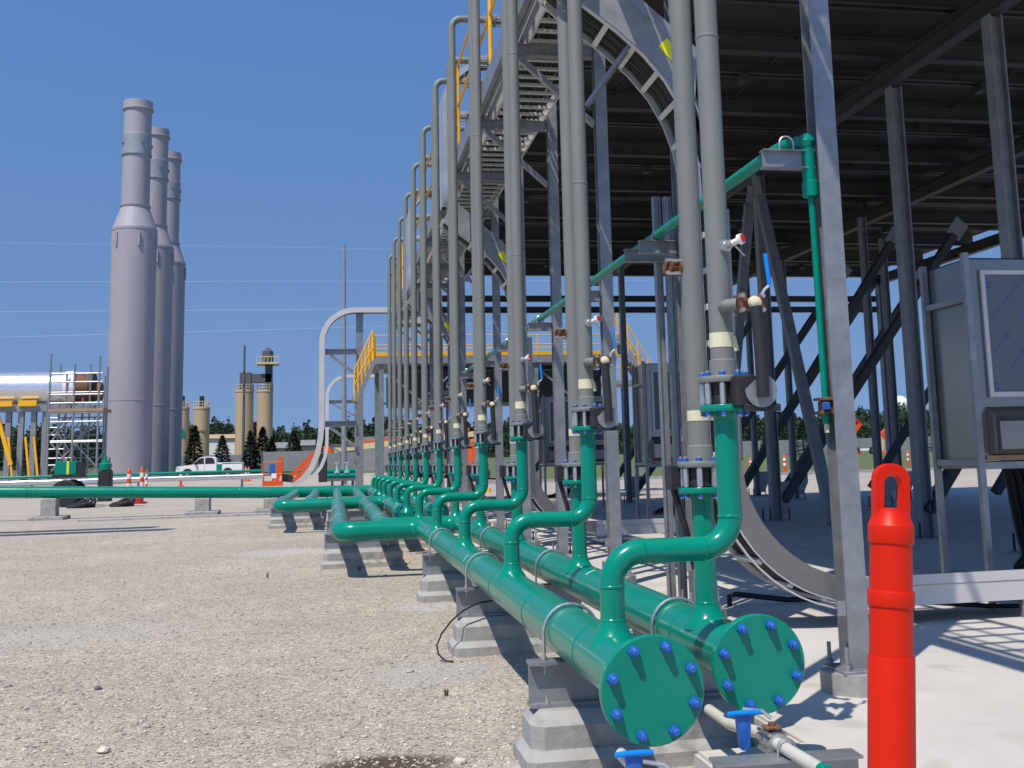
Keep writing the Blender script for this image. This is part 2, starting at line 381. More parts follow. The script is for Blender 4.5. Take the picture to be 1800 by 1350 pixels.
# loose stones on the near gravel (uncountable)
def stones():
    t = (1+5**0.5)/2
    iv = np.array([(-1, t, 0), (1, t, 0), (-1, -t, 0), (1, -t, 0), (0, -1, t), (0, 1, t), (0, -1, -t), (0, 1, -t), (t, 0, -1), (t, 0, 1), (-t, 0, -1), (-t, 0, 1)])/1.9
    fi = np.array([(0, 11, 5), (0, 5, 1), (0, 1, 7), (0, 7, 10), (0, 10, 11), (1, 5, 9), (5, 11, 4), (11, 10, 2), (10, 7, 6), (7, 1, 8), (3, 9, 4), (3, 4, 2), (3, 2, 6), (3, 6, 8), (3, 8, 9), (4, 9, 5), (2, 4, 11), (6, 2, 10), (8, 6, 7), (9, 8, 1)])
    V = []; Fc = []; n = 0; k = 0
    while n < 42000:
        y = 4.2+22*rng.random()**2.0; x = -0.30*y-0.4+rng.random()*(0.30*y+0.4+1.25)
        if x > 1.25 and y < 4.3: continue
        s = 0.0035+0.0085*rng.random()**3.4
        if rng.random() < 0.004: s *= 2.0
        p = iv*(0.75+0.5*rng.random((12, 1)))*s*np.array([1, 0.8+0.5*rng.random(), 0.6])
        a = rng.random()*6.28; c, q = math.cos(a), math.sin(a)
        p = np.stack([p[:, 0]*c-p[:, 1]*q+x, p[:, 0]*q+p[:, 1]*c+y, p[:, 2]+s*0.25], 1)
        V.append(p); Fc.append(fi+12*n); n += 1
    me = bpy.data.meshes.new('loose_stones'); me.from_pydata(np.concatenate(V).tolist(), [], np.concatenate(Fc).tolist())
    me.materials.append(M['stone']); o = bpy.data.objects.new('loose_stones', me); COL.objects.link(o)
    tag(o, 'scattered crushed stones lying on the beige gravel yard', 'stones', kind='stuff')
stones()

# ================================================================== green headers
XH1, XH2, ZH, RH = 0.9896, 1.466, 0.524, 0.106
DR = 2.388; YA, YB = 4.080, 4.4066
GROUPS = [(3.570, 12.9), (16.35, 22.3), (25.6, 33.0)]
def flange_end(root, x, y):
    b = MB(); b.lathe((x, y+0.034, ZH), (0, -1, 0), [(-0.02, RH+0.02), (0, 0.160), (0.0, 0.166), (0.004, 0.170), (0.029, 0.170), (0.034, 0.166)], 48)
    fl = b.build('end_flange', 'green', root)
    for k in range(8):
        a = R(22.5+45*k+4); c = (x+0.139*math.cos(a), y, ZH+0.139*math.sin(a))
        q = MB(); q.lathe(c, (0, -1, 0), [(0, 0.0185), (0.003, 0.019), (0.019, 0.0175), (0.021, 0.0135), (0.036, 0.0125), (0.039, 0.008)], 8)
        q.build('flange_bolt', 'bolt', fl)
def header(x, y0, y1, label, end_turn=None, cap=True):
    t = thing('header_pipe', label, 'pipe', (x, y0, ZH), 'green header pipes')
    b = MB()
    if end_turn is None: b.cyl((x, y0+0.03, ZH), (x, y1, ZH), RH, 40)
    else:   # turns to -X at the far end and then away along +Y
        xe, y2 = end_turn; r = 0.16
        pts = [(x, y0+0.03, ZH)]+[(x, y1-r, ZH)]+arc((x-r, y1-r, ZH), (1, 0, 0), (0, 1, 0), r, 0, 90, 8)
        pts += arc((xe+r, y1+r, ZH), (0, -1, 0), (-1, 0, 0), r, 0, 90, 8)+[(xe, y2, ZH)]
        b.tube(pts, RH, 40)
    b.build('pipe', 'green', t)
    for yy, ang in {3.570: ((8.05, 128), (10.45, 132), (11.4, 130)), 3.881: ((9.2, 150), (6.35, 100))}.get(y0, ()):      # short white arcs laid on the pipe surface
        q = MB(); A = [R(ang+k*5) for k in range(7)]; q.add([(x+(RH+0.0012)*math.cos(a), yy+0.02*k/6+e, ZH+(RH+0.0012)*math.sin(a)) for k, a in enumerate(A) for e in (-0.011, 0.011)], [(2*k, 2*k+1, 2*k+3, 2*k+2) for k in range(6)]); q.build('white_mark', 'white', t)
    for yy in np.arange(y0+0.75, y1-0.3, DR/2):      # weld beads
        q = MB(); q.lathe((x, yy, ZH), (0, 1, 0), [(-0.008, RH+0.0005), (-0.004, RH+0.003), (0.004, RH+0.003), (0.008, RH+0.0005)], 40, caps=False)
        q.build('weld_ring', 'green', t)
    if cap: flange_end(t, x, y0)
    return t
header(XH1, 3.570, 12.95, 'green header pipe with the nearest, left hand blue bolted flange, turning left far back', (0.07, 33.0))
header(XH2, 3.881, 13.55, 'green header pipe beside the concrete pad, ending in the right hand blue bolted flange', (0.58, 33.0))
header(XH1, 16.35, 22.3, 'middle green header run on the gravel side, turning left at the second crossover', (-1.05, 33.0))
header(XH2, 16.6, 22.9, 'middle green header run on the pad side, behind the first crossover', (-0.5, 33.0))
header(XH1, 25.6, 33.0, 'farthest green header run on the gravel side under the last risers')
header(XH2, 25.9, 33.0, 'farthest green header run on the pad side under the last risers')
# long collector running away to the left
t = thing('collector_pipe', 'long thick green pipe running left across the gravel behind the headers', 'pipe', (1.6, 33.15, 0.52), 'green collector pipes')
b = MB(); b.tube([(1.6, 33.15, 0.50), (-1.4, 33.15, 0.535), (-8.9, 33.15, 0.785), (-16, 33.15, 1.0)], 0.158, 32); b.build('pipe', 'green', t)
for xx in (-0.2, -2.6, -5.5, -8.2):
    q = MB(); zc = 0.5+max(0, (-xx-0)*0.0315); q.lathe((xx, 33.15, zc), (1, 0, 0), [(-0.02, 0.159), (-0.01, 0.164), (0.01, 0.164), (0.02, 0.159)], 32, caps=False); q.build('weld_ring', 'green', t)
# low precast blocks under the collector
for i, xx in enumerate((-3.6, -1.75, -7.6)):
    t = thing('pipe_block', ['rounded concrete block under the long green pipe, left of the lift basket', 'small dark concrete block under the long green pipe next to the crossover bend', 'concrete block under the long green pipe at the left edge of the picture'][i], 'pipe support', (xx, 33.15, 0), 'blocks under the collector pipe')
    b = MB(); b.cbox((xx-0.45, 32.7, 0), (xx+0.45, 33.6, 0.10), 0.02); b.build('footing', 'conc', t)
    b = MB(); b.cbox((xx-0.2, 32.95, 0.10), (xx+0.2, 33.35, 0.36+max(0, -xx)*0.030-0.01), 0.02); b.build('pier', 'conc', t)
b = MB(); b.cbox((-6.5, 31.2, 0), (0.0, 31.5, 0.05), 0.015); b.build('concrete_strip', 'conc', label='pale narrow concrete strip on gravel in front of the long green pipe', cat='concrete strip')

# ================================================================== pipe supports
def support(y, label, x0=0.803, x1=1.72, ub=(XH1, XH2), group='beam and pier pipe supports'):
    t = thing('pipe_support', label, 'pipe support', ((x0+x1)/2, y, 0), group)
    b = MB(); b.cbox((x0-0.045, y-0.21, 0), (x1, y+0.21, 0.092), 0.035)
    b.build('footing', 'conc', t)
    b = MB(); b.cbox((x0-0.015, y-0.165, 0.092), (x1-0.02, y+0.165, 0.232), 0.05); b.build('pier', 'conc', t)
    b = MB(); b.ibeam((x0, y, 0.232+0.0925), (x1-0.06, y, 0.232+0.0925), 0.183, 0.105)
    b.build('beam', 'galv', t)
    for xx in (x0+0.07, x1-0.2):
        for s in (-1, 1): q = MB(); q.lathe((xx, y+s*0.038, 0.246), (0, 0, 1), [(0, 0.011), (0.014, 0.011), (0.014, 0.007), (0.034, 0.007)], 8); q.build('anchor_bolt', 'steel', t)
    for x in ub:
        r = RH+0.012; pts = [(x-r, y, 0.36), (x-r, y, ZH)]+[(x+r*math.cos(a), y, ZH+r*math.sin(a)) for a in np.linspace(math.pi*0.96, math.pi*0.04, 13)]+[(x+r, y, ZH), (x+r, y, 0.36)]
        q = MB(); q.tube(pts, 0.0075, 10); u = q.build('u_bolt', 'steel', t)
        for s in (-1, 1):
            for z_, h_ in ((0.392, 0.014), (0.418, 0.012)): q = MB(); q.lathe((x+s*r, y, z_), (0, 0, 1), [(0, 0.014), (h_, 0.014)], 6); q.build('nut', 'steel', u)
    return t
s0 = support(4.85, 'concrete and steel pipe support nearest the camera, behind the big left flange')
tagl = ['second pipe support from the camera, with a thin black cable looping to the gravel', 'third pipe support under the near header pair', 'fourth pipe support, last before the first crossover']
for i, y in enumerate((7.74, 10.74)): dup(s0, (s0.location.x, y, 0), tagl[i])
for i, y in enumerate((17.6, 20.5)): dup(s0, (s0.location.x, y, 0), ['first pipe support under the middle headers', 'second pipe support under the middle headers'][i])
for i, y in enumerate((27.0, 29.9)): dup(s0, (s0.location.x, y, 0), ['first pipe support under the farthest headers', 'second pipe support under the farthest headers'][i])
support(14.55, 'wide pier behind the first crossover pipe striped by two pipe shadows', -0.12, 0.86, (0.07, 0.58), 'wide crossover piers')
support(18.0, 'wide pier carrying the two long runs behind the first crossover', -0.12, 0.86, (0.07, 0.58), 'wide crossover piers')
support(21.6, 'third wide pier under the two long pipe runs', -0.12, 0.86, (0.07, 0.58), 'wide crossover piers')
support(24.4, 'wide pier behind the second crossover at its far left bend', -1.3, -0.2, (-1.05, -0.5), 'wide crossover piers')
# thin black cable at the second support
b = MB(); pts = [(0.92+0.02*i, 7.60, 0.36-0.002*i) for i in range(6)][::-1]
pts = [(1.20, 7.60, 0.345), (1.05, 7.585, 0.345), (0.93, 7.57, 0.335), (0.83, 7.55, 0.295), (0.745, 7.52, 0.235), (0.68, 7.49, 0.165), (0.645, 7.46, 0.10), (0.65, 7.42, 0.05), (0.69, 7.38, 0.012), (0.74, 7.36, 0.008)]
b.tube(pts, 0.006, 8); b.build('cable', 'cable', label='thin black cable looping from a support beam down to the gravel', cat='cable')

# ================================================================== risers
def tee(b, x, y):
    b.lathe((x, y, ZH+0.055), (0, 0, 1), [(0, 0.094), (0.028, 0.079), (0.048, 0.066), (0.062, 0.0575), (0.078, 0.051), (0.096, 0.0465)], 28)
def ring(b, c, ax, r=0.0455):
    b.lathe(c, ax, [(-0.006, r), (-0.003, r+0.0022), (0.003, r+0.0022), (0.006, r)], 28, caps=False)
RP = 0.0450
def flanges(t, x, y, zg, zk):
    """green flange top at zg, grey flange bottom at zk, valve wafer between, studs and blue nuts"""
    b = MB(); b.lathe((x, y, zg-0.026), (0, 0, 1), [(-0.03, RP), (0, 0.052), (0, 0.093), (0.003, 0.095), (0.023, 0.095), (0.026, 0.093)], 28); b.build('green_flange', 'green', t)
    b = MB(); b.lathe((x, y, zk), (0, 0, 1), [(0, 0.093), (0.003, 0.095), (0.022, 0.095), (0.025, 0.093), (0.025, 0.056), (0.05, 0.052), (0.085, 0.051), (0.09, RP)], 28); gf = b.build('grey_flange', 'greyp', t)
    b = MB(); b.lathe((x, y, zg), (0, 0, 1), [(0, 0.062), (0.004, 0.066), (zk-zg-0.004, 0.066), (zk-zg, 0.062)], 24); vb = b.build('valve_body', 'black', t)
    for k in range(8):
        a = R(22.5+45*k); px, py = x+0.079*math.cos(a), y+0.079*math.sin(a)
        q = MB(); q.cyl((px, py, zg-0.045), (px, py, zk+0.045), 0.0075, 8); q.cyl((px, py, zg+0.004), (px, py, zk-0.004), 0.0125, 10); q.build('stud', 'steel', gf)
        q = MB(); q.lathe((px, py, zk+0.025), (0, 0, 1), [(0, 0.0135), (0.013, 0.0135)], 6); q.build('nut', 'bolt', gf); q = MB(); q.lathe((px, py, zg-0.040), (0, 0, 1), [(0, 0.0135), (0.013, 0.0135)], 6); q.build('nut', 'bolt', gf)
    return vb
def gear(t, x, y, z):
    """black lever valve operator standing out towards the yard with its grey quadrant plate"""
    b = MB(); b.cbox((x-0.005, y-0.155, z-0.050), (x+0.075, y-0.05, z+0.062), 0.008); vb = b.build('valve_bonnet', 'black', t)
    q = MB(); pl = [(x+0.085+0.062*math.cos(R(a)), y-0.170, z+0.0+0.062*math.sin(R(a))) for a in range(-185, 95, 15)]
    q.prism(pl, (0, 0.007, 0)); q.build('quadrant_plate', 'galv', vb)
    q = MB(); q.cbox((x+0.02, y-0.165, z-0.075), (x+0.16, y-0.13, z-0.048), 0.004); q.build('stop_bracket', 'black', vb)
    # long black lever
    q = MB(); q.tube([(x+0.085, y-0.185, z-0.025), (x+0.083, y-0.187, z+0.12), (x+0.075, y-0.19, z+0.28), (x+0.072, y-0.19, z+0.31)], [0.024, 0.024, 0.023, 0.021], 12); q.build('lever', 'black', t)
def drain(t, x, y, z):
    """small rusty drain valve with cream cap and blue handle on a stub"""
    b = MB(); b.tube([(x, y-0.03, z+0.0), (x+0.0, y-0.09, z), (x+0.03, y-0.115, z)], 0.024, 14); b.build('drain_stub', 'greyp', t)
    b = MB(); b.cbox((x+0.03, y-0.15, z-0.028), (x+0.055, y-0.07, z+0.04), 0.004); b.cbox((x+0.055, y-0.145, z-0.022), (x+0.105, y-0.085, z+0.022), 0.012); b.cbox((x+0.105, y-0.15, z-0.034), (x+0.125, y-0.07, z+0.034), 0.004)
    dv = b.build('drain_valve', 'rust', t)
    for dx in (0.034, 0.115):
        for s in (-1, 1):
            q = MB(); q.lathe((x+dx, y-0.165, z+s*0.026), (0, 1, 0), [(0, 0.008), (0.03, 0.008)], 8); q.build('bolt', 'steel', dv)
    q = MB(); q.lathe((x+0.078, y-0.145, z), (0, -1, 0), [(0, 0.02), (0.018, 0.026), (0.034, 0.022), (0.04, 0.010)], 14); q.build('cap', 'tape', dv)
    q = MB(); q.tube([(x+0.115, y-0.14, z+0.03), (x+0.128, y-0.14, z+0.052), (x+0.148, y-0.14, z+0.068)], 0.006, 8); q.build('handle_stem', 'steel', dv)
    q = MB(); q.tube([(x+0.147, y-0.14, z+0.066), (x+0.150, y-0.14, z+0.08), (x+0.140, y-0.14, z+0.19)], [0.006, 0.0085, 0.0085], 10); q.build('handle', 'blueh', dv)
def gauge_tap(t, x, y, z):
    b = MB(); b.lathe((x, y-0.03, z), (0.25, -1, 0.1), [(0, 0.026), (0.03, 0.024), (0.032, 0.017), (0.06, 0.016)], 14); n = b.build('tap', 'steel', t)
    q = MB(); q.lathe((x+0.02, y-0.088, z+0.006), (0.55, -0.8, 0.25), [(0, 0.012), (0.03, 0.012), (0.032, 0.021), (0.046, 0.021)], 14); q.build('plug_rim', 'white', n)
    q = MB(); q.lathe((x+0.0475, y-0.128, z+0.0185), (0.55, -0.8, 0.25), [(0, 0.0155), (0.0015, 0.0155)], 14); q.build('plug', 'red', n)
    q = MB(); q.cyl((x+0.03, y-0.09, z-0.005), (x+0.062, y-0.10, z-0.045), 0.004, 6); q.build('lever', 'steel', n)
XA = 1.4535
def top_end(t, x, y, z, pts):
    b = MB(); b.tube(pts, RP, 28); b.build('grey_pipe', 'greyp', t)
    b = MB(); b.lathe((1.94, y, z), (1, 0, 0), [(0, RP), (0, 0.09), (0.022, 0.09), (0.022, 0.05), (0.05, 0.05), (0.05, 0.09), (0.072, 0.09), (0.072, 0.05), (0.36, 0.05)], 20); nz = b.build('top_flange', 'greyp', t)
    q = MB()
    for k in range(8):
        a = R(22.5+45*k); q.cyl((1.85, y+0.075*math.cos(a), z+0.075*math.sin(a)), (2.10, y+0.075*math.cos(a), z+0.075*math.sin(a)), 0.006, 6)
    q.build('stud', 'steel', nz)
def riser_a(label):
    y = YA; t = thing('elbowed_riser', label, 'riser pipe', (XA, y, ZH), 'elbowed risers from the left header')
    ze = 0.9134; r = 0.115
    b = MB(); tee(b, XH1, y)
    pts = [(XH1, y, ZH+0.15), (XH1, y, ze-r)]+arc((XH1+r, y, ze-r), (-1, 0, 0), (0, 0, 1), r, 0, 90, 10)
    pts += arc((XA-r, y, ze+r), (0, 0, -1), (1, 0, 0), r, 0, 90, 10)+[(XA, y, 1.43)]
    b.tube(pts, RP, 28)
    for c, ax in (((XH1, y, ZH+0.152), (0, 0, 1)), ((XH1, y, ze-r-0.005), (0, 0, 1)), ((XH1+r, y, ze), (1, 0, 0)), ((XA-r, y, ze), (1, 0, 0)), ((XA, y, ze+r), (0, 0, 1))): ring(b, c, ax)
    b.build('green_pipe', 'green', t)
    flanges(t, XA, y, 1.442, 1.525); gear(t, XA, y, 1.485)
    zt = 6.853; r2 = 0.13
    top_end(t, XA, y, zt, [(XA, y, 1.60), (XA, y, zt-r2)]+arc((XA+r2, y, zt-r2), (-1, 0, 0), (0, 0, 1), r2, 0, 90, 10)+[(1.95, y, zt)])
    b = MB(); b.lathe((XA, y, 1.660), (0, 0, 1), [(0, RP+0.0015), (0.056, RP+0.0015)], 24, caps=False); b.bar((XA+0.036, y-0.034, 1.70), (XA+0.046, y-0.036, 1.645), 0.018, 0.004, (0, 1, 0)); b.build('tape_wrap', 'tape', t)
    drain(t, XA, y, 1.812); gauge_tap(t, XA+0.012, y, 2.045)
    for zz in (2.9, 4.6): 
        b = MB(); ring(b, (XA, y, zz), (0, 0, 1), RP); b.build('weld_ring', 'greyp', t)
    return t
def riser_b(label):
    y = YB; x = 1.4555; t = thing('straight_riser', label, 'riser pipe', (x, y, ZH), 'straight risers from the right header')
    b = MB(); tee(b, x, y); b.cyl((x, y, ZH+0.15), (x, y, 1.12), RP, 28); ring(b, (x, y, ZH+0.152), (0, 0, 1)); b.build('green_pipe', 'green', t)
    vb = flanges(t, x, y, 1.129, 1.207)
    zt = 6.42; r2 = 0.13
    top_end(t, x, y, zt, [(x, y, 1.28), (x, y, zt-r2)]+arc((x+r2, y, zt-r2), (-1, 0, 0), (0, 0, 1), r2, 0, 90, 10)+[(1.95, y, zt)])
    b = MB(); b.lathe((x, y, 1.394), (0, 0, 1), [(0, RP+0.0015), (0.042, RP+0.0015)], 24, caps=False); b.build('tape_wrap', 'tape', t)
    b = MB(); b.cbox((x-0.125, y+0.02, 1.12), (x-0.06, y+0.10, 1.22), 0.006); vb2 = b.build('valve_bonnet', 'black', t)
    b = MB(); b.tube([(x-0.10, y+0.06, 1.12), (x-0.06, y+0.06, 0.98), (x-0.02, y+0.07, 0.80)], 0.014, 8); b.build('lever', 'black', t)
    b = MB(); b.lathe((x-0.045, y+0.02, 2.03), (-1, -0.25, 0), [(0, 0.02), (0.004, 0.02), (0.004, 0.036), (0.016, 0.036), (0.016, 0.019), (0.05, 0.019), (0.05, 0.036), (0.062, 0.036), (0.062, 0.012), (0.075, 0.012)], 12); dv = b.build('vent_valve', 'rust', t)
    for zz in (2.004, 2.056): q = MB(); q.lathe((x-0.115, y-0.018, zz), (1, 0.25, 0), [(0, 0.0075), (0.075, 0.0075)], 8); q.build('bolt', 'steel', dv)
    return t
gname = ['near', 'middle', 'far']
place = ['first', 'second', 'third', 'fourth']
def rlab(k, kind):
    g_, p_ = divmod(k, 4)
    if kind == 'a':
        if k == 0: return 'biggest grey riser with green elbows and black lever valve, nearest the camera'
        return '%s elbowed grey and green riser with lever valve along the %s left header' % (place[p_], gname[g_])
    if k == 0: return 'straight grey riser on green stub with flange, left of the nearest lever valve'
    return '%s straight riser with flange, behind the elbowed ones, along the %s right header' % (place[p_], gname[g_])
ra = riser_a(rlab(0, 'a')); rb = riser_b(rlab(0, 'b'))
for k in range(1, 12):
    dup(ra, Vector(ra.location)+Vector((0, DR*k, 0)), rlab(k, 'a'))
    dup(rb, Vector(rb.location)+Vector((0, DR*k, 0)), rlab(k, 'b'))

# small weeds pushing through the gravel
for i, (x, y, h, l) in enumerate(((0.60, 6.35, 0.05, 'small green and brown weed in the gravel left of the nearest support'), (-0.75, 13.6, 0.07, 'thin green weed stem in the open gravel before the first crossover'), (0.28, 13.9, 0.10, 'dry weed in the gravel in front of the striped crossover pier'))):
    t = thing('weed', l, 'weed', (x, y, 0), 'weeds in the gravel'); rs = np.random.default_rng(40+i); b = MB()
    for k in range(9):
        a = rs.random()*6.28; L = h*(0.5+0.7*rs.random()); d = Vector((math.cos(a)*0.45, math.sin(a)*0.45, 1)).normalized(); p0 = Vector((x+rs.normal()*0.01, y+rs.normal()*0.01, 0)); s_ = Vector((-math.sin(a), math.cos(a), 0))*0.0022
        p1 = p0+d*L*0.6; p2 = p0+d*L+Vector((math.cos(a), math.sin(a), -0.4))*L*0.25
        b.add([p0-s_, p0+s_, p1+s_*1.6, p1-s_*1.6, p2], [(0, 1, 2, 3), (3, 2, 4)])
    b.build('leaves', 'grass', t)
    b = MB(); b.cyl((x, y, -0.01), (x+0.005, y, h*0.8), 0.002, 5); b.build('stem', 'bark', t)
# a few larger stones lying on their own
for i, (x, y, r, l) in enumerate(((-1.02, 5.62, 0.030, 'pale rounded stone lying alone at the lower left'), (-1.35, 7.2, 0.022, 'dark flat stone in the gravel at left centre'), (0.52, 4.95, 0.028, 'grey stone at the right edge of the earthy patch'), (0.70, 4.62, 0.03, 'pale stone beside the nearest pier foot'))):
    rs = np.random.default_rng(60+i); bm = bmesh.new(); bmesh.ops.create_icosphere(bm, subdivisions=2, radius=r)
    for v in bm.verts: v.co *= 0.8+0.35*rs.random(); v.co.z *= 0.62
    me = bpy.data.meshes.new('stone'); bm.to_mesh(me); bm.free(); me.materials.append(M['stone' if i != 1 else 'pole']); o = bpy.data.objects.new('stone', me); o.location = (x, y, r*0.35); COL.objects.link(o); tag(o, l, 'stone', 'single stones on the gravel')

# ================================================================== steel columns and cable rack
CX, CY0, CP = 2.335, 4.95, 2.25
def column(label):
    x, y = CX, CY0; t = thing('steel_column', label, 'column', (x, y, PAD), 'galvanised columns along the pad edge')
    b = MB(); oc = [(x+0.155*math.cos(R(22.5+45*k))*1.08, y+0.155*math.sin(R(22.5+45*k))*1.08, PAD) for k in range(8)]
    b.prism(oc, (0, 0, 0.092)); b.build('pier', 'conc', t, smooth=False)
    b = MB(); b.cbox((x-0.115, y-0.115, PAD+0.092), (x+0.115, y+0.115, PAD+0.106), 0.003); b.build('base_plate', 'galv', t)
    for sx in (-1, 1):
        for sy in (-1, 1):
            q = MB(); q.lathe((x+sx*0.09, y+sy*0.092, PAD+0.106), (0, 0, 1), [(0, 0.018), (0.022, 0.018), (0.022, 0.010), (0.10, 0.010)], 8); q.build('anchor_bolt', 'galvd', t)
    b = MB(); b.ibeam((x-0.006, y, PAD+0.106), (x-0.006, y, 6.14), 0.108, 0.102, (0, 1, 0), 0.009); b.build('post', 'galv', t)
    b = MB(); b.cbox((x-0.10, y-0.052, 0.52), (x-0.0575, y-0.044, 0.585), 0.002); b.build('clip_angle', 'galv', t)
    b = MB(); b.ibeam((1.50, y, 4.867), (x-0.058, y, 4.867), 0.104, 0.08); b.build('bracket_arm', 'galv', t)
    b = MB(); b.bar((1.60, y, 4.80), (x-0.06, y, 4.20), 0.05, 0.05); b.build('knee_brace', 'galv', t)
    b = MB(); b.ibeam((2.02, y+0.02, 2.66), (x-0.0575, y+0.02, 2.66), 0.09, 0.06); b.build('pipe_bracket', 'galv', t)
    return t
c0 = column('galvanised column on octagonal concrete pier nearest the camera, right of the front flanges')
for k in range(1, 12):
    dup(c0, (CX, CY0+CP*k, PAD), '%s galvanised column from the camera along the pad edge, behind the grey risers' % ORD[k])
dup(c0, (CX, CY0-CP, PAD), 'galvanised column closest of all to the viewpoint, just right of the picture')
# cable ladder rack carried on the bracket arms
t = thing('cable_rack', 'long ladder-like cable rack running overhead on the column brackets', 'cable rack', (1.95, 4.0, 4.92))
Y0r, Y1r = 0.6, 30.2
b = MB(); b.cbox((1.685, Y0r, 4.922), (1.705, Y1r, 5.05), 0.003); b.build('side_rail', 'alum', t)
b = MB(); b.cbox((2.235, Y0r, 4.922), (2.255, Y1r, 5.05), 0.003); b.build('side_rail', 'alum', t)
b = MB(); b.box((1.495, Y0r, 4.925), (1.503, Y1r, 5.145)); b.box((1.503, Y0r, 4.925), (1.545, Y1r, 4.933)); b.box((1.503, Y0r, 5.137), (1.545, Y1r, 5.145)); b.build('fascia_channel', 'galv', t)
for xx in (1.575, 1.635):
    b = MB(); b.cyl((xx, Y0r, 4.955), (xx, Y1r, 4.955), 0.021, 10); b.build('conduit', 'galv', t)
r0 = None
ys = np.arange(Y0r+0.1, Y1r, 0.235)
for i, yy in enumerate(ys[:100]):
    if r0 is None:
        b = MB(); b.cbox((1.706, yy-0.021, 4.928), (2.234, yy+0.021, 4.958), 0.004); r0 = b.build('rung', 'alum', t); base = yy
    else:
        c = r0.copy(); COL.objects.link(c); c.parent = t; c.location = (0, yy-base, 0)
b = MB()
for yy in ys[100:]: b.cbox((1.706, yy-0.021, 4.928), (2.234, yy+0.021, 4.958), 0.004)
b.build('far_rung', 'alum', t, kind='stuff')
cb = MB()
for i in range(11):
    xx = 1.76+0.041*i; ph = random.random()*6
    a0 = 6.5+random.random()*0.5; a1 = Y1r-random.random()*3
    cb.tube([(xx+0.012*math.sin(ph+yy*0.9), yy, 4.976+0.004*math.sin(yy*1.7+ph)) for yy in np.arange(a0, a1, 1.0)], 0.017, 7)
cb.build('cable_bundle', 'cable', t)
b = MB()
for i in range(12):
    if i % 3 != 2: b.box((1.71, 7.2+i*1.9, 5.04), (2.23, 7.2+i*1.9+1.88, 5.044))
b.build('tray_cover', 'alu', t)
# yellow guard rail along the rack
t = thing('guard_rail', 'yellow tube guard rail standing along the overhead cable rack', 'guard rail', (1.52, 4.7, 5.146))
for i, yy in enumerate(np.arange(1.76, 30, 2.97)):
    b = MB(); b.cyl((1.525, yy, 5.146), (1.525, yy, 6.22), 0.021, 10); b.build('post', 'yellow', t)
for zz in (5.7, 6.22):
    b = MB(); b.cyl((1.525, 0.7, zz), (1.525, 30.2, zz), 0.017, 10); b.build('rail', 'yellow', t)

# swept cable ladders / ducts in the X-Z plane
def sweep(path, y0, y1, n0, n1):
    """sheet of thickness n1-n0 following an X-Z path, offset along its left-hand normal"""
    P2 = [Vector((p[0], 0, p[1])) for p in path]; b = MB(); vs = []; fs = []
    for i, p in enumerate(P2):
        d = (P2[min(i+1, len(P2)-1)]-P2[max(i-1, 0)]).normalized(); n = Vector((-d.z, 0, d.x))
        for nn in (n0, n1):
            for y in (y0, y1): q = p+n*nn; vs.append((q.x, y, q.z))
    for i in range(len(P2)-1):
        a = i*4
        for u, v in ((0, 1), (1, 3), (3, 2), (2, 0)): fs.append((a+u, a+v, a+4+v, a+4+u))
    e = (len(P2)-1)*4; fs += [(0, 2, 3, 1), (e, e+1, e+3, e+2)]
    return b.add(vs, fs)
def resample(path, step):
    out = [Vector(path[0])]; P2 = [Vector(p) for p in path]; acc = 0; res = [P2[0]]
    L = [0]
    for i in range(1, len(P2)): L.append(L[-1]+(P2[i]-P2[i-1]).length)
    n = int(L[-1]/step); out = []
    for k in range(n+1):
        s = k*step; i = max(j for j in range(len(L)) if L[j] <= s+1e-9); i = min(i, len(P2)-2)
        f = (s-L[i])/(L[i+1]-L[i]); out.append((P2[i].lerp(P2[i+1], f), (P2[i+1]-P2[i]).normalized()))
    return out
def arc2(cx, cz, r, a0, a1, n=12): return [(cx+r*math.cos(R(a0+(a1-a0)*i/n)), cz+r*math.sin(R(a0+(a1-a0)*i/n))) for i in range(n+1)]
DROP = [(1.38, 4.33), (1.55, 4.185), (1.80, 4.0), (1.98, 3.84), (2.12, 3.67), (2.22, 3.49), (2.285, 3.30), (2.325, 3.08), (2.335, 2.8)]
DROP += arc2(3.22, 1.24, 0.885, 180, 270, 14)+[(4.75, 0.355)]
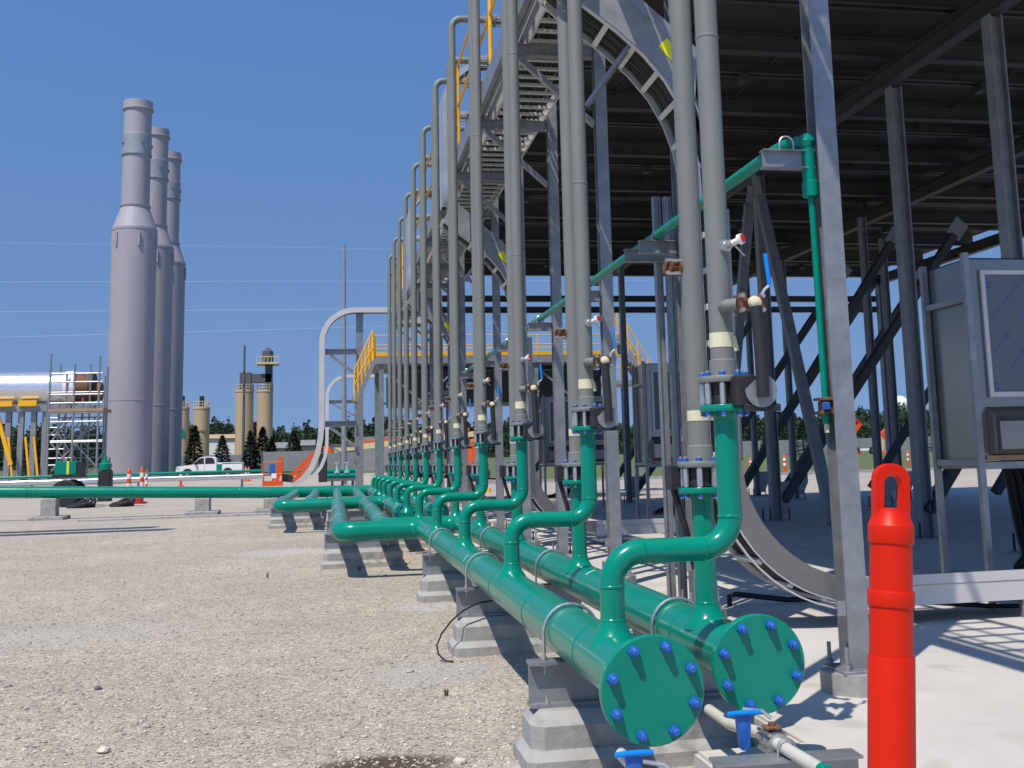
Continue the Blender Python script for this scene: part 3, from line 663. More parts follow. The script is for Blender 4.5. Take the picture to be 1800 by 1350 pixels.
def cable_drop(label, yc):
    t = thing('cable_ladder_drop', label, 'cable ladder', (2.3, yc, PAD), 'curved cable ladder drops')
    y0, y1 = yc-0.21, yc+0.21
    sweep(DROP, y1-0.012, y1, -0.055, 0.055).build('side_rail', 'alum', t)
    sweep(DROP[:9], y0, y0+0.035, -0.055, -0.043).build('side_rail', 'alum', t)
    sweep(DROP[:9], y0, y0+0.035, 0.043, 0.055).build('side_rail', 'alum', t)
    sweep(DROP[8:-1], y0-0.004, y0+0.004, -0.02, 0.125).build('bend_plate', 'warmal', t)
    sweep(DROP[8:-1], y0-0.008, y0+0.004, -0.028, -0.02).build('bend_rim', 'alu', t)
    sweep(DROP[8:-1], y0, y0+0.03, -0.075, -0.066).build('side_rail', 'alum', t)
    sweep(DROP[-2:], y0-0.004, y0+0.004, -0.06, 0.125).build('straight_plate', 'alum', t)
    for p, d in resample(DROP, 0.23):
        n = Vector((-d.y, d.x)); c = Vector((p.x, 0, p.y))
        dd = Vector((d.x, 0, d.y)); q = MB()
        c2 = c-Vector((n.x, 0, n.y))*0.04
        q.bar((c2.x, y0+0.013, c2.z), (c2.x, y1-0.013, c2.z), 0.036, 0.018, (n.x, 0, n.y)); q.build('rung', 'alum', t)
    q = MB()
    for i in range(11):
        yy = y0+0.03+i*0.035; pts = []
        for j, p in enumerate(DROP[:-2]):
            d = (Vector(DROP[j+1])-Vector(DROP[max(j-1, 0)])).normalized(); nn = Vector((-d.y, d.x))*(-0.008+0.006*math.sin(i*2.1+j)); pts.append((p[0]+nn.x, yy, p[1]+nn.y))
        q.tube(pts, 0.017, 8)
    q.build('cable_bundle', 'cable', t)
    cov = sweep(DROP, y0-0.006, y1+0.006, 0.058, 0.064).build('cover', 'warmal', t)
    outer = []
    for j in range(7):
        d = (Vector(DROP[j+1])-Vector(DROP[max(j-1, 0)])).normalized(); outer.append((DROP[j][0]+d.y*0.046, DROP[j][1]-d.x*0.046))
    line = [(2.30, 3.80), (1.47, 4.53)]
    q = MB(); q.prism([(p[0], y0-0.008, p[1]) for p in outer+line], (0, 0.006, 0)); q.build('side_plate', 'galvd', t)
    q = MB(); q.bar((1.40, yc-0.06, 4.60), (2.30, yc-0.06, 3.81), 0.32, 0.07); q.build('straight_cover', 'galv', t)
    q = sweep([(2.035, 3.865), (2.165, 3.715)], y0-0.013, y0-0.0095, 0.0, 0.08).build('warning_label', 'ylabel', t)
    for xx in (3.45, 4.3):
        q = MB()
        for yy in (y0+0.01, y1-0.05): q.cbox((xx, yy, PAD), (xx+0.04, yy+0.04, 0.298), 0.003)
        q.box((xx+0.004, y0+0.045, 0.272), (xx+0.036, y1-0.045, 0.297)); q.build('floor_stand', 'galv', t)
    q = MB(); q.bar((1.66, yc+0.24, 3.60), (1.98, yc-0.235, 4.04), 0.03, 0.03); q.build('hanger_strut', 'galv', t)
    return t
d0 = cable_drop('curved cable ladder with yellow label sweeping down to the pad, nearest the camera', 6.86)
dup(d0, (2.3, 14.2, PAD), 'second curved cable ladder drop, partly hidden behind the middle risers')
dup(d0, (2.3, 21.54, PAD), 'third curved cable ladder drop, small and far back behind the risers')
ARCH = [(1.45, 4.62), (1.45, 6.0)]+arc2(2.13, 6.0, 0.68, 180, 90, 12)[1:]+[(2.75, 6.68)]
def arch(label, yc):
    t = thing('cable_arch', label, 'cable duct', (1.37, yc, 4.95), 'arched cable ducts over the rack')
    for a, bq in ((yc-0.14, yc-0.128), (yc+0.128, yc+0.14)): sweep(ARCH, a, bq, -0.045, 0.045).build('side_rail', 'alu', t)
    sweep(ARCH, yc-0.145, yc+0.145, 0.046, 0.052).build('cover', 'alu', t)
    for i, (p, d) in enumerate(resample(ARCH, 0.25)):
        n = Vector((-d.y, d.x)); c = Vector((p.x, 0, p.y))-Vector((n.x, 0, n.y))*0.033; q = MB()
        q.bar((c.x, yc-0.127, c.z), (c.x, yc+0.127, c.z), 0.036, 0.018, (n.x, 0, n.y)); q.build('rung', 'alum', t)
    q = MB()
    for i in range(6): q.tube([(p[0], yc-0.1+i*0.04, p[1]) for p in ARCH], 0.016, 7)
    q.build('cable_bundle', 'cable', t)
    return t
a0 = arch('shiny arched cable duct rising between grey risers above the rack', 14.75)
dup(a0, (1.37, 22.1, 4.95), 'farther shiny arched cable duct above the rack behind the thin risers')

# overhead small-bore green pipe with drop leg at the first column
t = thing('overhead_pipe', 'thin green pipe hung along the columns with drop leg and rusty valve near end', 'pipe', (2.15, 5.0, 2.745))
XO, ZO = 2.15, 2.742
b = MB(); b.tube([(XO, 21.5, ZO), (XO, 5.12, ZO)]+[(2.17, 5.03, ZO+0.005), (2.215, 4.985, ZO+0.01), (2.25, 4.97, ZO)], 0.032, 16)
b.tube([(2.25, 4.97, ZO+0.02), (2.255, 4.97, ZO-0.02), (2.262, 4.97, 2.53)], 0.034, 16); b.lathe((2.252, 4.97, ZO+0.01), (0, 0, 1), [(-0.03, 0.036), (0, 0.045), (0.03, 0.03), (0.042, 0.008)], 14)
b.lathe((2.262, 4.97, 2.475), (0, 0, 1), [(0, 0.03), (0.004, 0.041), (0.075, 0.041), (0.08, 0.036)], 18)
b.cyl((2.263, 4.97, 2.48), (2.270, 4.97, 1.50), 0.0165, 14); b.cyl((2.27, 4.97, 1.44), (2.27, 4.97, 1.385), 0.019, 12)
for yy in np.arange(6.8, 21, 3.1): b.lathe((XO, yy, ZO), (0, 1, 0), [(-0.03, 0.036), (0.03, 0.036)], 14)
b.build('pipe', 'green', t)
q = MB(); q.cbox((2.225, 4.925, 1.495), (2.318, 5.01, 1.508), 0.003); q.cbox((2.24, 4.94, 1.445), (2.30, 5.0, 1.495), 0.008); q.cbox((2.225, 4.925, 1.432), (2.318, 5.01, 1.445), 0.003); v = q.build('drain_valve', 'rust', t)
q = MB(); q.cbox((2.235, 4.91, 1.452), (2.268, 4.935, 1.486), 0.004); q.build('valve_tag', 'bolt', v)
q = MB(); q.cyl((2.27, 4.97, 1.385), (2.27, 4.97, 1.345), 0.013, 10); q.build('brass_plug', 'tape', t)
for k in range(0, 7):
    yy = CY0+CP*k+0.02; q = MB(); r = 0.036
    q.tube([(XO-r, yy, 2.69)]+[(XO+r*math.cos(a), yy, ZO+r*math.sin(a)) for a in np.linspace(math.pi, 0, 9)]+[(XO+r, yy, 2.69)], 0.005, 6); q.build('u_bolt', 'steel', t)

# ================================================================== cooler frame and deck
t = thing('air_cooler', 'huge dark cooler deck on steel beams filling the upper right, seen from below', 'air cooler', (8.5, 16, 6.15))
X0c, X1c, Y0c, Y1c = 2.47, 15.3, 4.2, 29.45
xs = [2.47, 4.3, 5.9, 7.7, 9.4, 11.2, 12.9, 15.3]
for i in range(len(xs)-1):
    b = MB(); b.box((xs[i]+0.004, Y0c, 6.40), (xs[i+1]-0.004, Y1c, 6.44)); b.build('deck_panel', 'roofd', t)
for k in range(11):
    y = 5.40+2.388*k
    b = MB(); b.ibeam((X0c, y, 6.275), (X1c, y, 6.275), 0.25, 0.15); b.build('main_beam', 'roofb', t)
    for s in (1.05, 1.2):
        if y+s < Y1c: b = MB(); b.ibeam((X0c, y+s, 6.34), (X1c, y+s, 6.34), 0.12, 0.07); b.build('purlin', 'roofb', t)
    for x in np.arange(3.6, 14, 1.75):      # hanger clips under the purlins
        if k % 2 == (int(x*4) % 2): b = MB(); b.cbox((x-0.05, y+1.02, 6.17), (x+0.05, y+1.22, 6.278), 0.004); b.build('hanger_clip', 'roofb', t)
for x in (7.0, 10.8, 15.1):
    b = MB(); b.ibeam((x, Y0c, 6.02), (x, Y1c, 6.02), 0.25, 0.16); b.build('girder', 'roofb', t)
for x in np.arange(3.9, 14, 1.75):
    b = MB(); b.cyl((x, Y0c, 6.36), (x, Y1c, 6.36), 0.012, 6); b.build('tie_rod', 'roofb', t)
for lo, hi in (((2.43, Y0c, 6.38), (2.468, Y1c, 7.45)), ((15.305, Y0c, 6.38), (15.345, Y1c, 7.45)), ((2.47, Y0c-0.04, 6.38), (15.3, Y0c-0.002, 7.45)), ((2.47, Y1c+0.002, 6.38), (15.3, Y1c+0.04, 7.45))):
    b = MB(); b.box(lo, hi); b.build('side_panel', 'galv', t)
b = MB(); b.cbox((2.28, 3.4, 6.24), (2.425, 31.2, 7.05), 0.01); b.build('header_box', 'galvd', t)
for zz in (5.22, 5.52):
    b = MB(); b.ibeam((2.5, 29.3, zz), (15.2, 29.3, zz), 0.16, 0.12); b.build('tie_beam', 'roofb', t)
def frame_col(label, x, y, h=5.89, wide=0.2):
    t = thing('frame_column', label, 'column', (x, y, PAD), 'dark columns under the cooler deck')
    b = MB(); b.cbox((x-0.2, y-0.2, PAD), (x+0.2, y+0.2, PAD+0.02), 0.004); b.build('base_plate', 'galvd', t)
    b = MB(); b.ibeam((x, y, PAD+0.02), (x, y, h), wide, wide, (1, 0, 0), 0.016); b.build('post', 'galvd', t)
    for s in (-1, 1):
        for s2 in (-1, 1):
            q = MB(); q.cyl((x+s*0.16, y+s2*0.16, PAD+0.02), (x+s*0.16, y+s2*0.16, PAD+0.20), 0.013, 8); q.build('anchor_bolt', 'black', t)
    b = MB(); b.prism([(x+0.08, y-0.008, PAD+0.1), (x+0.08, y-0.008, PAD+0.62), (x+0.34, y-0.008, PAD+0.62), (x+0.34, y-0.008, PAD+0.38), (x+0.2, y-0.008, PAD+0.1)], (0, 0.016, 0)); b.build('gusset', 'galv', t)
    return t
fcs = [(7.08, 12.87, 'broad column right of the red post under the deck'), (6.98, 17.4, 'broad inner column with steep braces, seen right of the front riser'), (7.0, 10.5, 'column passing behind the cabinet at the right edge'),
       (6.9, 21.9, 'inner column behind the front risers, in the row nearest the risers'), (6.9, 26.4, 'last inner column in the row nearest the risers'),
       (10.65, 12.87, 'column behind the cabinet, in the middle row'), (10.38, 20.5, 'dark thin column beside the white tank, middle row'), (11.9, 22.6, 'thin dark column crossing the white tank'),
       (10.65, 25.3, 'thin dark column left of the front galvanised column'), (10.65, 27.75, 'thin column at the far pad edge right of the front riser'),
       (15.1, 17.4, 'outer row column at the right, seen above the cabinet'), (15.1, 22.0, 'outer row column farther back at the right'), (15.1, 29.1, 'last outer row column at the far corner'), (4.6, 29.1, 'far end column near the yellow stair')]
for x, y, l in fcs: frame_col(l, x, y, wide=0.16 if y < 19 else 0.13)
def brace(label, a, b_, wd=0.16):
    t = thing('diagonal_brace', label, 'brace', a, 'diagonal braces under the cooler deck')
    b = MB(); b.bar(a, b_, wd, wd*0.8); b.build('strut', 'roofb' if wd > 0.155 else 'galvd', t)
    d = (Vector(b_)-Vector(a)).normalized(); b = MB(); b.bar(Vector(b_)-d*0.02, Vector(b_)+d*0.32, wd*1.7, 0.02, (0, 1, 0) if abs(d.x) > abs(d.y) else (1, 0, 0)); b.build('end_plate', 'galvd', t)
brace('long dark brace rising right from the broad inner column base', (7.12, 17.4, 0.5), (10.5, 17.4, 4.9))
brace('dark brace rising right behind the cabinet from the right hand broad column', (7.12, 12.87, 0.5), (10.5, 12.87, 4.9))
brace('dark brace low between the front column and red post', (7.12, 21.9, 0.5), (10.5, 21.9, 4.9))
brace('farthest dark brace crossing the sky gap beside the front valve', (7.12, 26.4, 0.5), (10.5, 26.4, 4.9))
brace('dark brace in the outer bay right of the white tank', (10.9, 21.9, 0.5), (14.2, 21.9, 4.9))
brace('dark brace in the outer bay at the far corner', (10.75, 29.0, 0.5), (15.0, 29.0, 6.0))
brace('dark brace behind the steep pair, in the bay just past the broad inner column', (7.12, 19.6, 0.5), (10.5, 19.6, 5.2))
brace('dark brace at the far deck edge in the bay behind the front riser valve', (7.12, 29.1, 0.5), (10.5, 29.1, 5.2))
brace('dark brace at mid depth right of the thin middle row column', (10.9, 17.4, 0.5), (14.8, 17.4, 5.6))
brace('dark brace beyond the thin middle row column near the far pad edge', (10.9, 26.4, 0.5), (14.8, 26.4, 5.6))
brace('dark brace rising left of the far end column near the yellow stair', (4.75, 29.1, 0.5), (7.0, 29.1, 3.6))
brace('steep brace leaning right from the top of the broad inner column', (6.9, 15.1, 0.25), (6.9, 17.15, 5.45), 0.15)
brace('steep brace leaning left from the top of the broad inner column', (6.9, 19.7, 0.25), (6.9, 17.65, 5.45), 0.15)
brace('steep brace above the cabinet near the right edge', (14.4, 19.6, 0.25), (14.4, 17.6, 5.45), 0.15)
brace('steep brace leaning opposite above the cabinet near the right edge', (14.4, 15.2, 0.25), (14.4, 17.2, 5.45), 0.15)

# ================================================================== cabinets
def cabinet(label):
    x0, y0 = 4.62, 7.50; t = thing('control_cabinet', label, 'cabinet', (x0, y0, PAD), 'stainless cabinets on strut frames')
    b = MB(); b.cbox((x0, y0, 1.16), (x0+1.5, y0+0.60, 2.66), 0.012); b.build('body', 'stain', t)
    b = MB()
    for lo, hi in (((x0+0.085, y0-0.03, 1.62), (x0+0.12, y0-0.001, 2.565)), ((x0+1.38, y0-0.03, 1.62), (x0+1.45, y0-0.001, 2.60)), ((x0+0.12, y0-0.028, 2.53), (x0+1.38, y0-0.001, 2.565)), ((x0+0.12, y0-0.028, 1.62), (x0+1.38, y0-0.001, 1.66))): b.cbox(lo, hi, 0.004)
    fr = b.build('door_frame', 'alum', t)
    b = MB(); b.box((x0+0.121, y0-0.012, 1.661), (x0+1.379, y0-0.0015, 2.529)); nf = len(b.f); q = 0                                        # faint printed marks on the protective film
    for r_ in range(7):
        for c_ in range(7):
            px_ = x0+0.16+c_*0.24+(0.12 if r_ % 2 else 0); pz = 1.70+r_*0.125
            if px_ > x0+1.32 or pz > 2.48: continue
            if (r_+c_) % 3 == 0:
                for a in range(40, 320, 20):
                    a1, a2 = R(a), R(a+20); pts = [(px_+rr*math.cos(aa), y0-0.0135, pz+rr*math.sin(aa)) for rr, aa in ((0.016, a1), (0.026, a1), (0.026, a2), (0.016, a2))]; b.add(pts, [(0, 1, 2, 3)])
            else:
                for j in range(6):
                    cx_, cz_ = px_+j*0.019, pz+j*0.022; b.add([(cx_, y0-0.0135, cz_), (cx_+0.014, y0-0.0135, cz_+0.004), (cx_+0.010, y0-0.0135, cz_+0.018), (cx_-0.003, y0-0.0135, cz_+0.013)], [(0, 1, 2, 3)])
    fp = b.build('film_panel', 'film', t, smooth=False); fp.data.materials.append(M['bluetxt'])
    for pf in fp.data.polygons: pf.material_index = int(pf.index >= nf)
    b = MB(); b.prism([(x0+0.06, y0-0.003, 1.55), (x0+0.06, y0-0.16, 1.44), (x0+0.06, y0-0.16, 1.24), (x0+0.06, y0-0.003, 1.20)], (1.36, 0, 0)); b.build('lower_hood', 'stain', t)
    b = MB(); b.cbox((x0+0.02, y0-0.02, 1.165), (x0+1.48, y0-0.003, 1.20), 0.003); b.build('drip_edge', 'wood', t)
    for xx, yy in ((x0-0.055, y0-0.045), (x0-0.055, y0+0.56), (x0+0.30, y0-0.23), (x0+1.4, y0-0.06), (x0+1.4, y0+0.56)):
        h = 2.69 if xx < x0 else 1.09
        b = MB()
        for lo, hi in (((xx, yy, PAD+0.008), (xx+0.045, yy+0.004, h)), ((xx, yy+0.004, PAD+0.008), (xx+0.004, yy+0.045, h)), ((xx+0.041, yy+0.004, PAD+0.008), (xx+0.045, yy+0.045, h))): b.box(lo, hi)
        lg = b.build('strut_leg', 'galv', t)
        b = MB(); b.cbox((xx-0.05, yy-0.03, PAD), (xx+0.095, yy+0.075, PAD+0.007), 0.002); b.build('foot_plate', 'galv', lg)
    for zz in (1.10,):
        b = MB(); b.box((x0-0.05, y0-0.03, zz), (x0+1.44, y0+0.01, zz+0.05)); b.build('strut_rail', 'galv', t)
        b = MB(); b.box((x0-0.05, y0+0.56, zz), (x0+1.44, y0+0.60, zz+0.05)); b.build('strut_rail', 'galv', t)
    for zz in (1.13, 2.33):
        b = MB(); b.box((x0-0.052, y0+0.01, zz), (x0-0.012, y0+0.55, zz+0.042)); b.build('strut_rail', 'galv', t)
    for i in range(5):
        b = MB(); xx = x0+0.45+0.07*i; b.tube([(xx, y0+0.45, 1.16), (xx+0.01, y0+0.4, 0.95), (xx-0.03, y0+0.30, 0.75), (xx-0.13, y0+0.1, 0.58), (xx-0.30, y0-0.2, 0.49), (xx-0.5, y0-0.4, 0.44)], 0.032, 10); b.build('cable', 'cable', t)
    return t
k0 = cabinet('stainless cabinet with blue printed film at the right edge, largest and nearest')
dup(k0, (4.62, 16.45, PAD), 'second stainless cabinet, between the second and first riser pairs')
dup(k0, (4.62, 24.85, PAD), 'third and smallest stainless cabinet, seen left of the second riser pair')
b = MB(); b.tube([(3.80, 7.16, PAD), (3.80, 7.16, PAD+0.055), (3.84, 7.14, PAD+0.065), (4.3, 7.0, PAD+0.03), (5.0, 6.85, PAD+0.02), (6.4, 6.7, PAD+0.02)], 0.016, 8); b.build('cable', 'cable', label='black cable stub bending onto the pad in front of the nearest cabinet', cat='cable')
b = MB(); b.tube([(2.78, 7.9, PAD), (2.78, 7.9, PAD+0.07), (2.82, 7.88, PAD+0.085), (3.2, 7.85, PAD+0.03), (4.4, 7.8, PAD+0.02)], 0.02, 8); b.build('cable', 'cable', label='black cable stub on the pad under the curved ladder', cat='cable')
# strut post carrying the overhead pipe beside the second column
t = thing('strut_post', 'slotted twin strut post on the pad left of the nearest risers', 'post', (2.30, 7.6, PAD))
b = MB()
for xx in (2.235, 2.315): b.box((xx, 7.56, PAD), (xx+0.004, 7.62, 3.1)); b.box((xx+0.004, 7.58, PAD), (xx+0.045, 7.584, 3.1)); b.box((xx+0.045, 7.56, PAD), (xx+0.049, 7.62, 3.1))
b.build('post', 'galv', t)
b = MB(); b.ibeam((2.0, 7.54, 2.66), (2.44, 7.54, 2.66), 0.09, 0.06); b.build('arm', 'galvd', t)
b = MB(); b.box((2.43, 7.5, PAD), (2.472, 7.54, 1.85)); b.box((2.43, 7.62, PAD), (2.472, 7.66, 1.85)); b.build('side_strut', 'galv', t)
b = MB(); b.box((2.366, 7.57, 1.35), (2.43, 7.61, 1.39)); b.build('clamp', 'steel', t)

# ================================================================== red delineator post
x, y = 1.190, 2.436        # the post has been knocked slightly out of plumb
t = thing('delineator_post', 'tall bright red plastic delineator post with loop handle at the right foreground', 'traffic post', (x, y, PAD))
zt = 1.2145; zz = lambda py: zt-(py-822)*0.001317
b = MB(); b.lathe((x, y, 0), (0, 0, 1), [(PAD, 0.2), (PAD+0.02, 0.2), (PAD+0.05, 0.17), (PAD+0.06, 0.07), (PAD+0.09, 0.053)]
    +[(zz(1300), 0.0522), (zz(1150), 0.0522), (zz(1148.4), 0.0515), (zz(1148), 0.0484), (zz(1066), 0.0482), (zz(1064.8), 0.0515), (zz(1063), 0.0525), (zz(1041), 0.0525), (zz(1039), 0.0515), (zz(1038), 0.0480), (zz(960), 0.0474), (zz(958.6), 0.0505), (zz(956.5), 0.0515), (zz(930), 0.0515), (zz(928), 0.0508), (zz(927.5), 0.0503), (zz(905), 0.0395), (zz(904.5), 0.036), (zz(899), 0.034)], 48)
b.build('tube', 'orange', t)
b = MB(); hw, iw, dz = 0.0425, 0.0205, 0.014       # loop handle as a rounded ring of rectangular section
o_, i_ = [], []
for k in range(9): a = R(180-22.5*k); o_.append((hw*math.cos(a), zz(822)-0.030+0.030*math.sin(a))); i_.append((iw*math.cos(a), zz(843)-0.0205+0.0205*math.sin(a)))
o_ = [(-hw, zz(913))]+o_+[(hw, zz(913))]; i_ = [(-iw, zz(913))]+i_+[(iw, zz(913))]
vs = []; fs = []; n = len(o_); yw = 0.0125
for (ox, oz), (ix, iz) in zip(o_, i_):
    vs += [(x+ox*0.985, y-yw, oz-0.002), (x+ox, y-yw+0.004, oz), (x+ox, y+yw-0.004, oz), (x+ox*0.985, y+yw, oz-0.002), (x+ix*1.08, y+yw, iz+0.002), (x+ix, y+yw-0.004, iz), (x+ix, y-yw+0.004, iz), (x+ix*1.08, y-yw, iz+0.002)]
for k in range(n-1):
    for j in range(8): j2 = (j+1) % 8; fs.append((k*8+j, k*8+j2, k*8+8+j2, k*8+8+j))
fs += [tuple(range(8)), tuple(range(n*8-1, n*8-9, -1))]
b.add(vs, fs).build('handle', 'orange', t)
t.rotation_euler = (0, 0.072, 0); t.location.z += 0.013
# ================================================================== drain lines under the front flanges
def drain_line(label, x, y):
    t = thing('drain_line', label, 'drain pipe', (x, y, 0.38), 'drain lines under the front flanges')
    b = MB(); b.tube([(x+0.02, y+0.40, 0.318), (x+0.01, y+0.14, 0.322), (x, y-0.16, 0.362), (x, y-0.66, 0.368)], 0.0195, 16); b.build('pipe', 'offwhite', t)
    q = MB(); q.lathe((x, y-0.235, 0.365), (0, -1, 0), [(0, 0.020), (0.004, 0.020), (0.004, 0.031), (0.022, 0.031), (0.022, 0.024), (0.034, 0.029), (0.05, 0.031), (0.066, 0.029), (0.078, 0.024), (0.078, 0.031), (0.096, 0.031), (0.096, 0.020)], 12); v = q.build('ball_valve', 'steel', t)
    for sx in (-1, 1):
        for sz in (-1, 1): q = MB(); q.lathe((x+sx*0.027, y-0.232, 0.365+sz*0.027), (0, -1, 0), [(0, 0.006), (0.102, 0.006)], 6); q.build('bolt', 'steel', v)
    q = MB(); q.cbox((x-0.028, y-0.305, 0.402), (x+0.026, y-0.262, 0.410), 0.003); q.cyl((x, y-0.284, 0.39), (x, y-0.284, 0.42), 0.012, 10); q.build('valve_bracket', 'rust', v)
    q = MB(); q.tube([(x, y-0.28, 0.43), (x-0.02, y-0.26, 0.45), (x-0.07, y-0.22, 0.452)], 0.006, 8); q.build('handle_stem', 'steel', v)
    q = MB(); q.lathe((x, y-0.655, 0.368), (0, -1, 0), [(0, 0.0235), (0.03, 0.0235), (0.032, 0.022)], 16); q.build('end_cap', 'green', t)
    return t
dl = drain_line('white drain line with small valve and green cap beneath the right flange', 1.35, 3.78)
dup(dl, (0.905, 3.36, 0.355), 'white drain line end just beneath the left flange at the bottom edge')
def tee_handle(label, x, y):
    t = thing('tee_handle', label, 'valve handle', (x, y, 0.44), 'blue tee handles')
    b = MB(); b.tube([(x-0.055, y, 0.452), (x-0.02, y, 0.453), (x+0.02, y, 0.453), (x+0.055, y, 0.452)], [0.0075, 0.0085, 0.0085, 0.0075], 10); b.build('cross_bar', 'blueh', t)
    b = MB(); b.prism([(x-0.024, y+0.004, 0.446), (x+0.024, y+0.004, 0.446), (x+0.017, y+0.004, 0.352), (x+0.006, y+0.004, 0.338), (x-0.010, y+0.004, 0.340), (x-0.016, y+0.004, 0.352)], (0, 0.022, 0)); b.build('blade', 'bolt', t)
    return t
h = tee_handle('blue tee handle hanging below the right flange', 1.262, 3.50)
dup(h, (0.822, 3.19, 0.425), 'blue tee handle below the left flange at the bottom edge')
t = thing('low_beam', 'low galvanised beam on the pad carrying the green capped drain line', 'beam', (1.38, 3.38, PAD))
b = MB(); b.ibeam((1.12, 3.405, 0.288), (1.575, 3.375, 0.288), 0.11, 0.095); b.build('beam', 'galv', t)
for xx in (1.2, 1.48): b = MB(); b.cbox((xx-0.05, 3.34, PAD), (xx+0.05, 3.43, 0.232), 0.004); b.build('foot', 'galv', t)
q = MB(); q.tube([(1.321, 3.385, 0.34)]+[(1.35+0.027*math.cos(a), 3.385, 0.368+0.027*math.sin(a)) for a in np.linspace(math.pi, 0, 9)]+[(1.379, 3.385, 0.34)], 0.004, 6); q.build('u_bolt', 'steel', t)

# ================================================================== background
def at(px, py, Y):
    """world point at distance Y seen along a measured direction (used to survey the far things)"""
    d = fw+(px-PX)/F_PX*rt-(py-PY)/F_PX*up
    return Vector((0, 0, HC))+d*(Y/d.y)
def gz(y): return 0.0 if y < 76 else 0.43 if 100 < y < 112 else float(np.interp(y, [76, 96, 130, 190, 320, 700, 5000], [0.006, 0.62, 0.8, 1.3, 2.2, 3.0, 3.0]))
# exhaust stacks
def stack(label, x, y):
    t = thing('exhaust_stack', label, 'chimney stack', (x, y, 0), 'grey exhaust stacks')
    k = 110.0; r1, r2 = 2.02, 1.27
    b = MB(); b.lathe((x, y, 0), (0, 0, 1), [(0, r1), (7.6, r1), (7.61, r1+0.025), (7.72, r1+0.025), (7.73, r1)]+[(23.6, r1), (23.62, r1+0.04), (23.85, r1+0.04)], 64); b.build('lower_shell', 'stack', t)
    b = MB(); b.lathe((x, y, 0), (0, 0, 1), [(23.85, r1+0.0), (25.85, r2+0.05)], 64, caps=False); b.build('cone', 'stack', t)
    b = MB(); b.lathe((x, y, 0), (0, 0, 1), [(25.8, r2), (26.0, r2+0.14), (26.15, r2+0.14), (26.16, r2), (36.2, r2)], 64); b.build('upper_shell', 'stack', t)
    b = MB(); b.lathe((x, y, 0), (0, 0, 1), [(30.98, r2+0.03), (31.0, r2+0.13), (31.12, r2+0.13), (31.14, r2+0.05), (33.0, r2+0.05), (33.05, r2+0.01)], 64); bd = b.build('test_band', 'band', t)
    for a in (-150, -60, 30, 120):
        q = MB(); c = Vector((x+(r2+0.04)*math.cos(R(a)), y+(r2+0.04)*math.sin(R(a)), 32.15)); n = Vector((math.cos(R(a)), math.sin(R(a)), 0))
        q.lathe(c, n, [(0, 0.11), (0.10, 0.11), (0.10, 0.19), (0.15, 0.19), (0.15, 0.09), (0.17, 0.09)], 14); q.build('port', 'galvd', bd)
    b = MB(); b.lathe((x, y, 0), (0, 0, 1), [(35.45, r2), (35.5, r2+0.16), (35.65, r2+0.16), (35.7, r2+0.08), (36.35, r2+0.08), (36.35, r2-0.1), (35.9, r2-0.1)], 64, caps=False); b.build('rim', 'stack', t)
    for a in range(-130, 230, 60):
        q = MB(); c = (x+(r1+0.08)*math.cos(R(a)), y+(r1+0.08)*math.sin(R(a))); q.cbox((c[0]-0.09, c[1]-0.09, 22.0), (c[0]+0.09, c[1]+0.09, 23.3), 0.01); q.build('lug', 'stack', t)
    return t
s1 = stack('tall grey exhaust stack nearest of the three, at the left', -18.62, 110)
dup(s1, (-18.35, 119.2, 0), 'middle grey exhaust stack of the three'); dup(s1, (-18.3, 128.3, 0), 'farthest grey exhaust stack of the three')
# silos
def silo_pair(label, specs, Y, gantry):
    pass
def silo(label, pxl, pxr, ytop, Y, cap):
    a = at(pxl, ytop, Y); c = at(pxr, ytop, Y); x = (a.x+c.x)/2; r = (c.x-a.x)/2; z0 = gz(Y); h = a.z
    t = thing('storage_silo', label, 'silo', (x, Y, z0), 'tan storage silos')
    b = MB(); b.lathe((x, Y, 0), (0, 0, 1), [(z0, r), (h, r), (h+0.02, r*1.05), (h+0.35, r*1.05), (h+0.5, r*0.9)], 32); b.build('shell', 'tan', t)
    b = MB()
    for k in range(14):
        q = 2*math.pi*k/14; b.cyl((x+r*math.cos(q), Y+r*math.sin(q), h+0.3), (x+r*math.cos(q), Y+r*math.sin(q), h+1.5), 0.05, 5)
    for zz in (h+0.95, h+1.5): b.tube([(x+r*math.cos(q), Y+r*math.sin(q), zz) for q in np.linspace(0, 2*math.pi, 24, endpoint=False)], 0.05, 5, closed=True)
    b.build('top_railing', 'cream', t)
    if cap: b = MB(); b.cyl((x, Y, h+0.4), (x, Y, h+2.6), 0.45, 10); b.build('vent', 'black', t)
    return t, x, r, h
t1, x1, r1_, h1 = silo('short tan silo with green round mark, left one beside the third stack', 308, 333, 720, 230, True)
b = MB(); b.lathe((x1-0.1, 230-r1_-0.02, h1-4.6), (0, -1, 0), [(0, 0.95), (0.04, 0.95)], 20); b.build('round_logo', 'green', t1)
t2, x2, r2_, h2 = silo('short tan silo standing right of the green marked one', 340, 369, 720, 230, True)
b = MB()
for i in range(7): b.box((x2-1.25+i*0.36, 230-r2_*0.96, h2-4.6+0.05*(i % 2)), (x2-1.0+i*0.36, 230-r2_*0.9-0.2, h2-4.1))
b.build('faded_lettering', 'pole', t2)
t3, x3, r3_, h3 = silo('tall tan silo left of the pair, behind the utility pole', 414, 446, 690, 232, False)
t4, x4, r4_, h4 = silo('tall tan silo right of the pair, under the dark loading tower', 452, 480, 690, 232, False)
t = thing('loading_gantry', 'dark conveyor housing and lookout tower on top of the tall tan silos', 'conveyor', (x4, 232, h4+0.5))
b = MB(); b.cbox((x3-0.3, 231, h3+1.9), (x4+1.3, 233, h3+3.6), 0.05); b.build('conveyor', 'pole', t)
b = MB(); b.cbox((x3-0.9, 230.8, h3+0.5), (x3+1.3, 233.2, h3+3.9), 0.05); b.build('housing', 'pole', t)
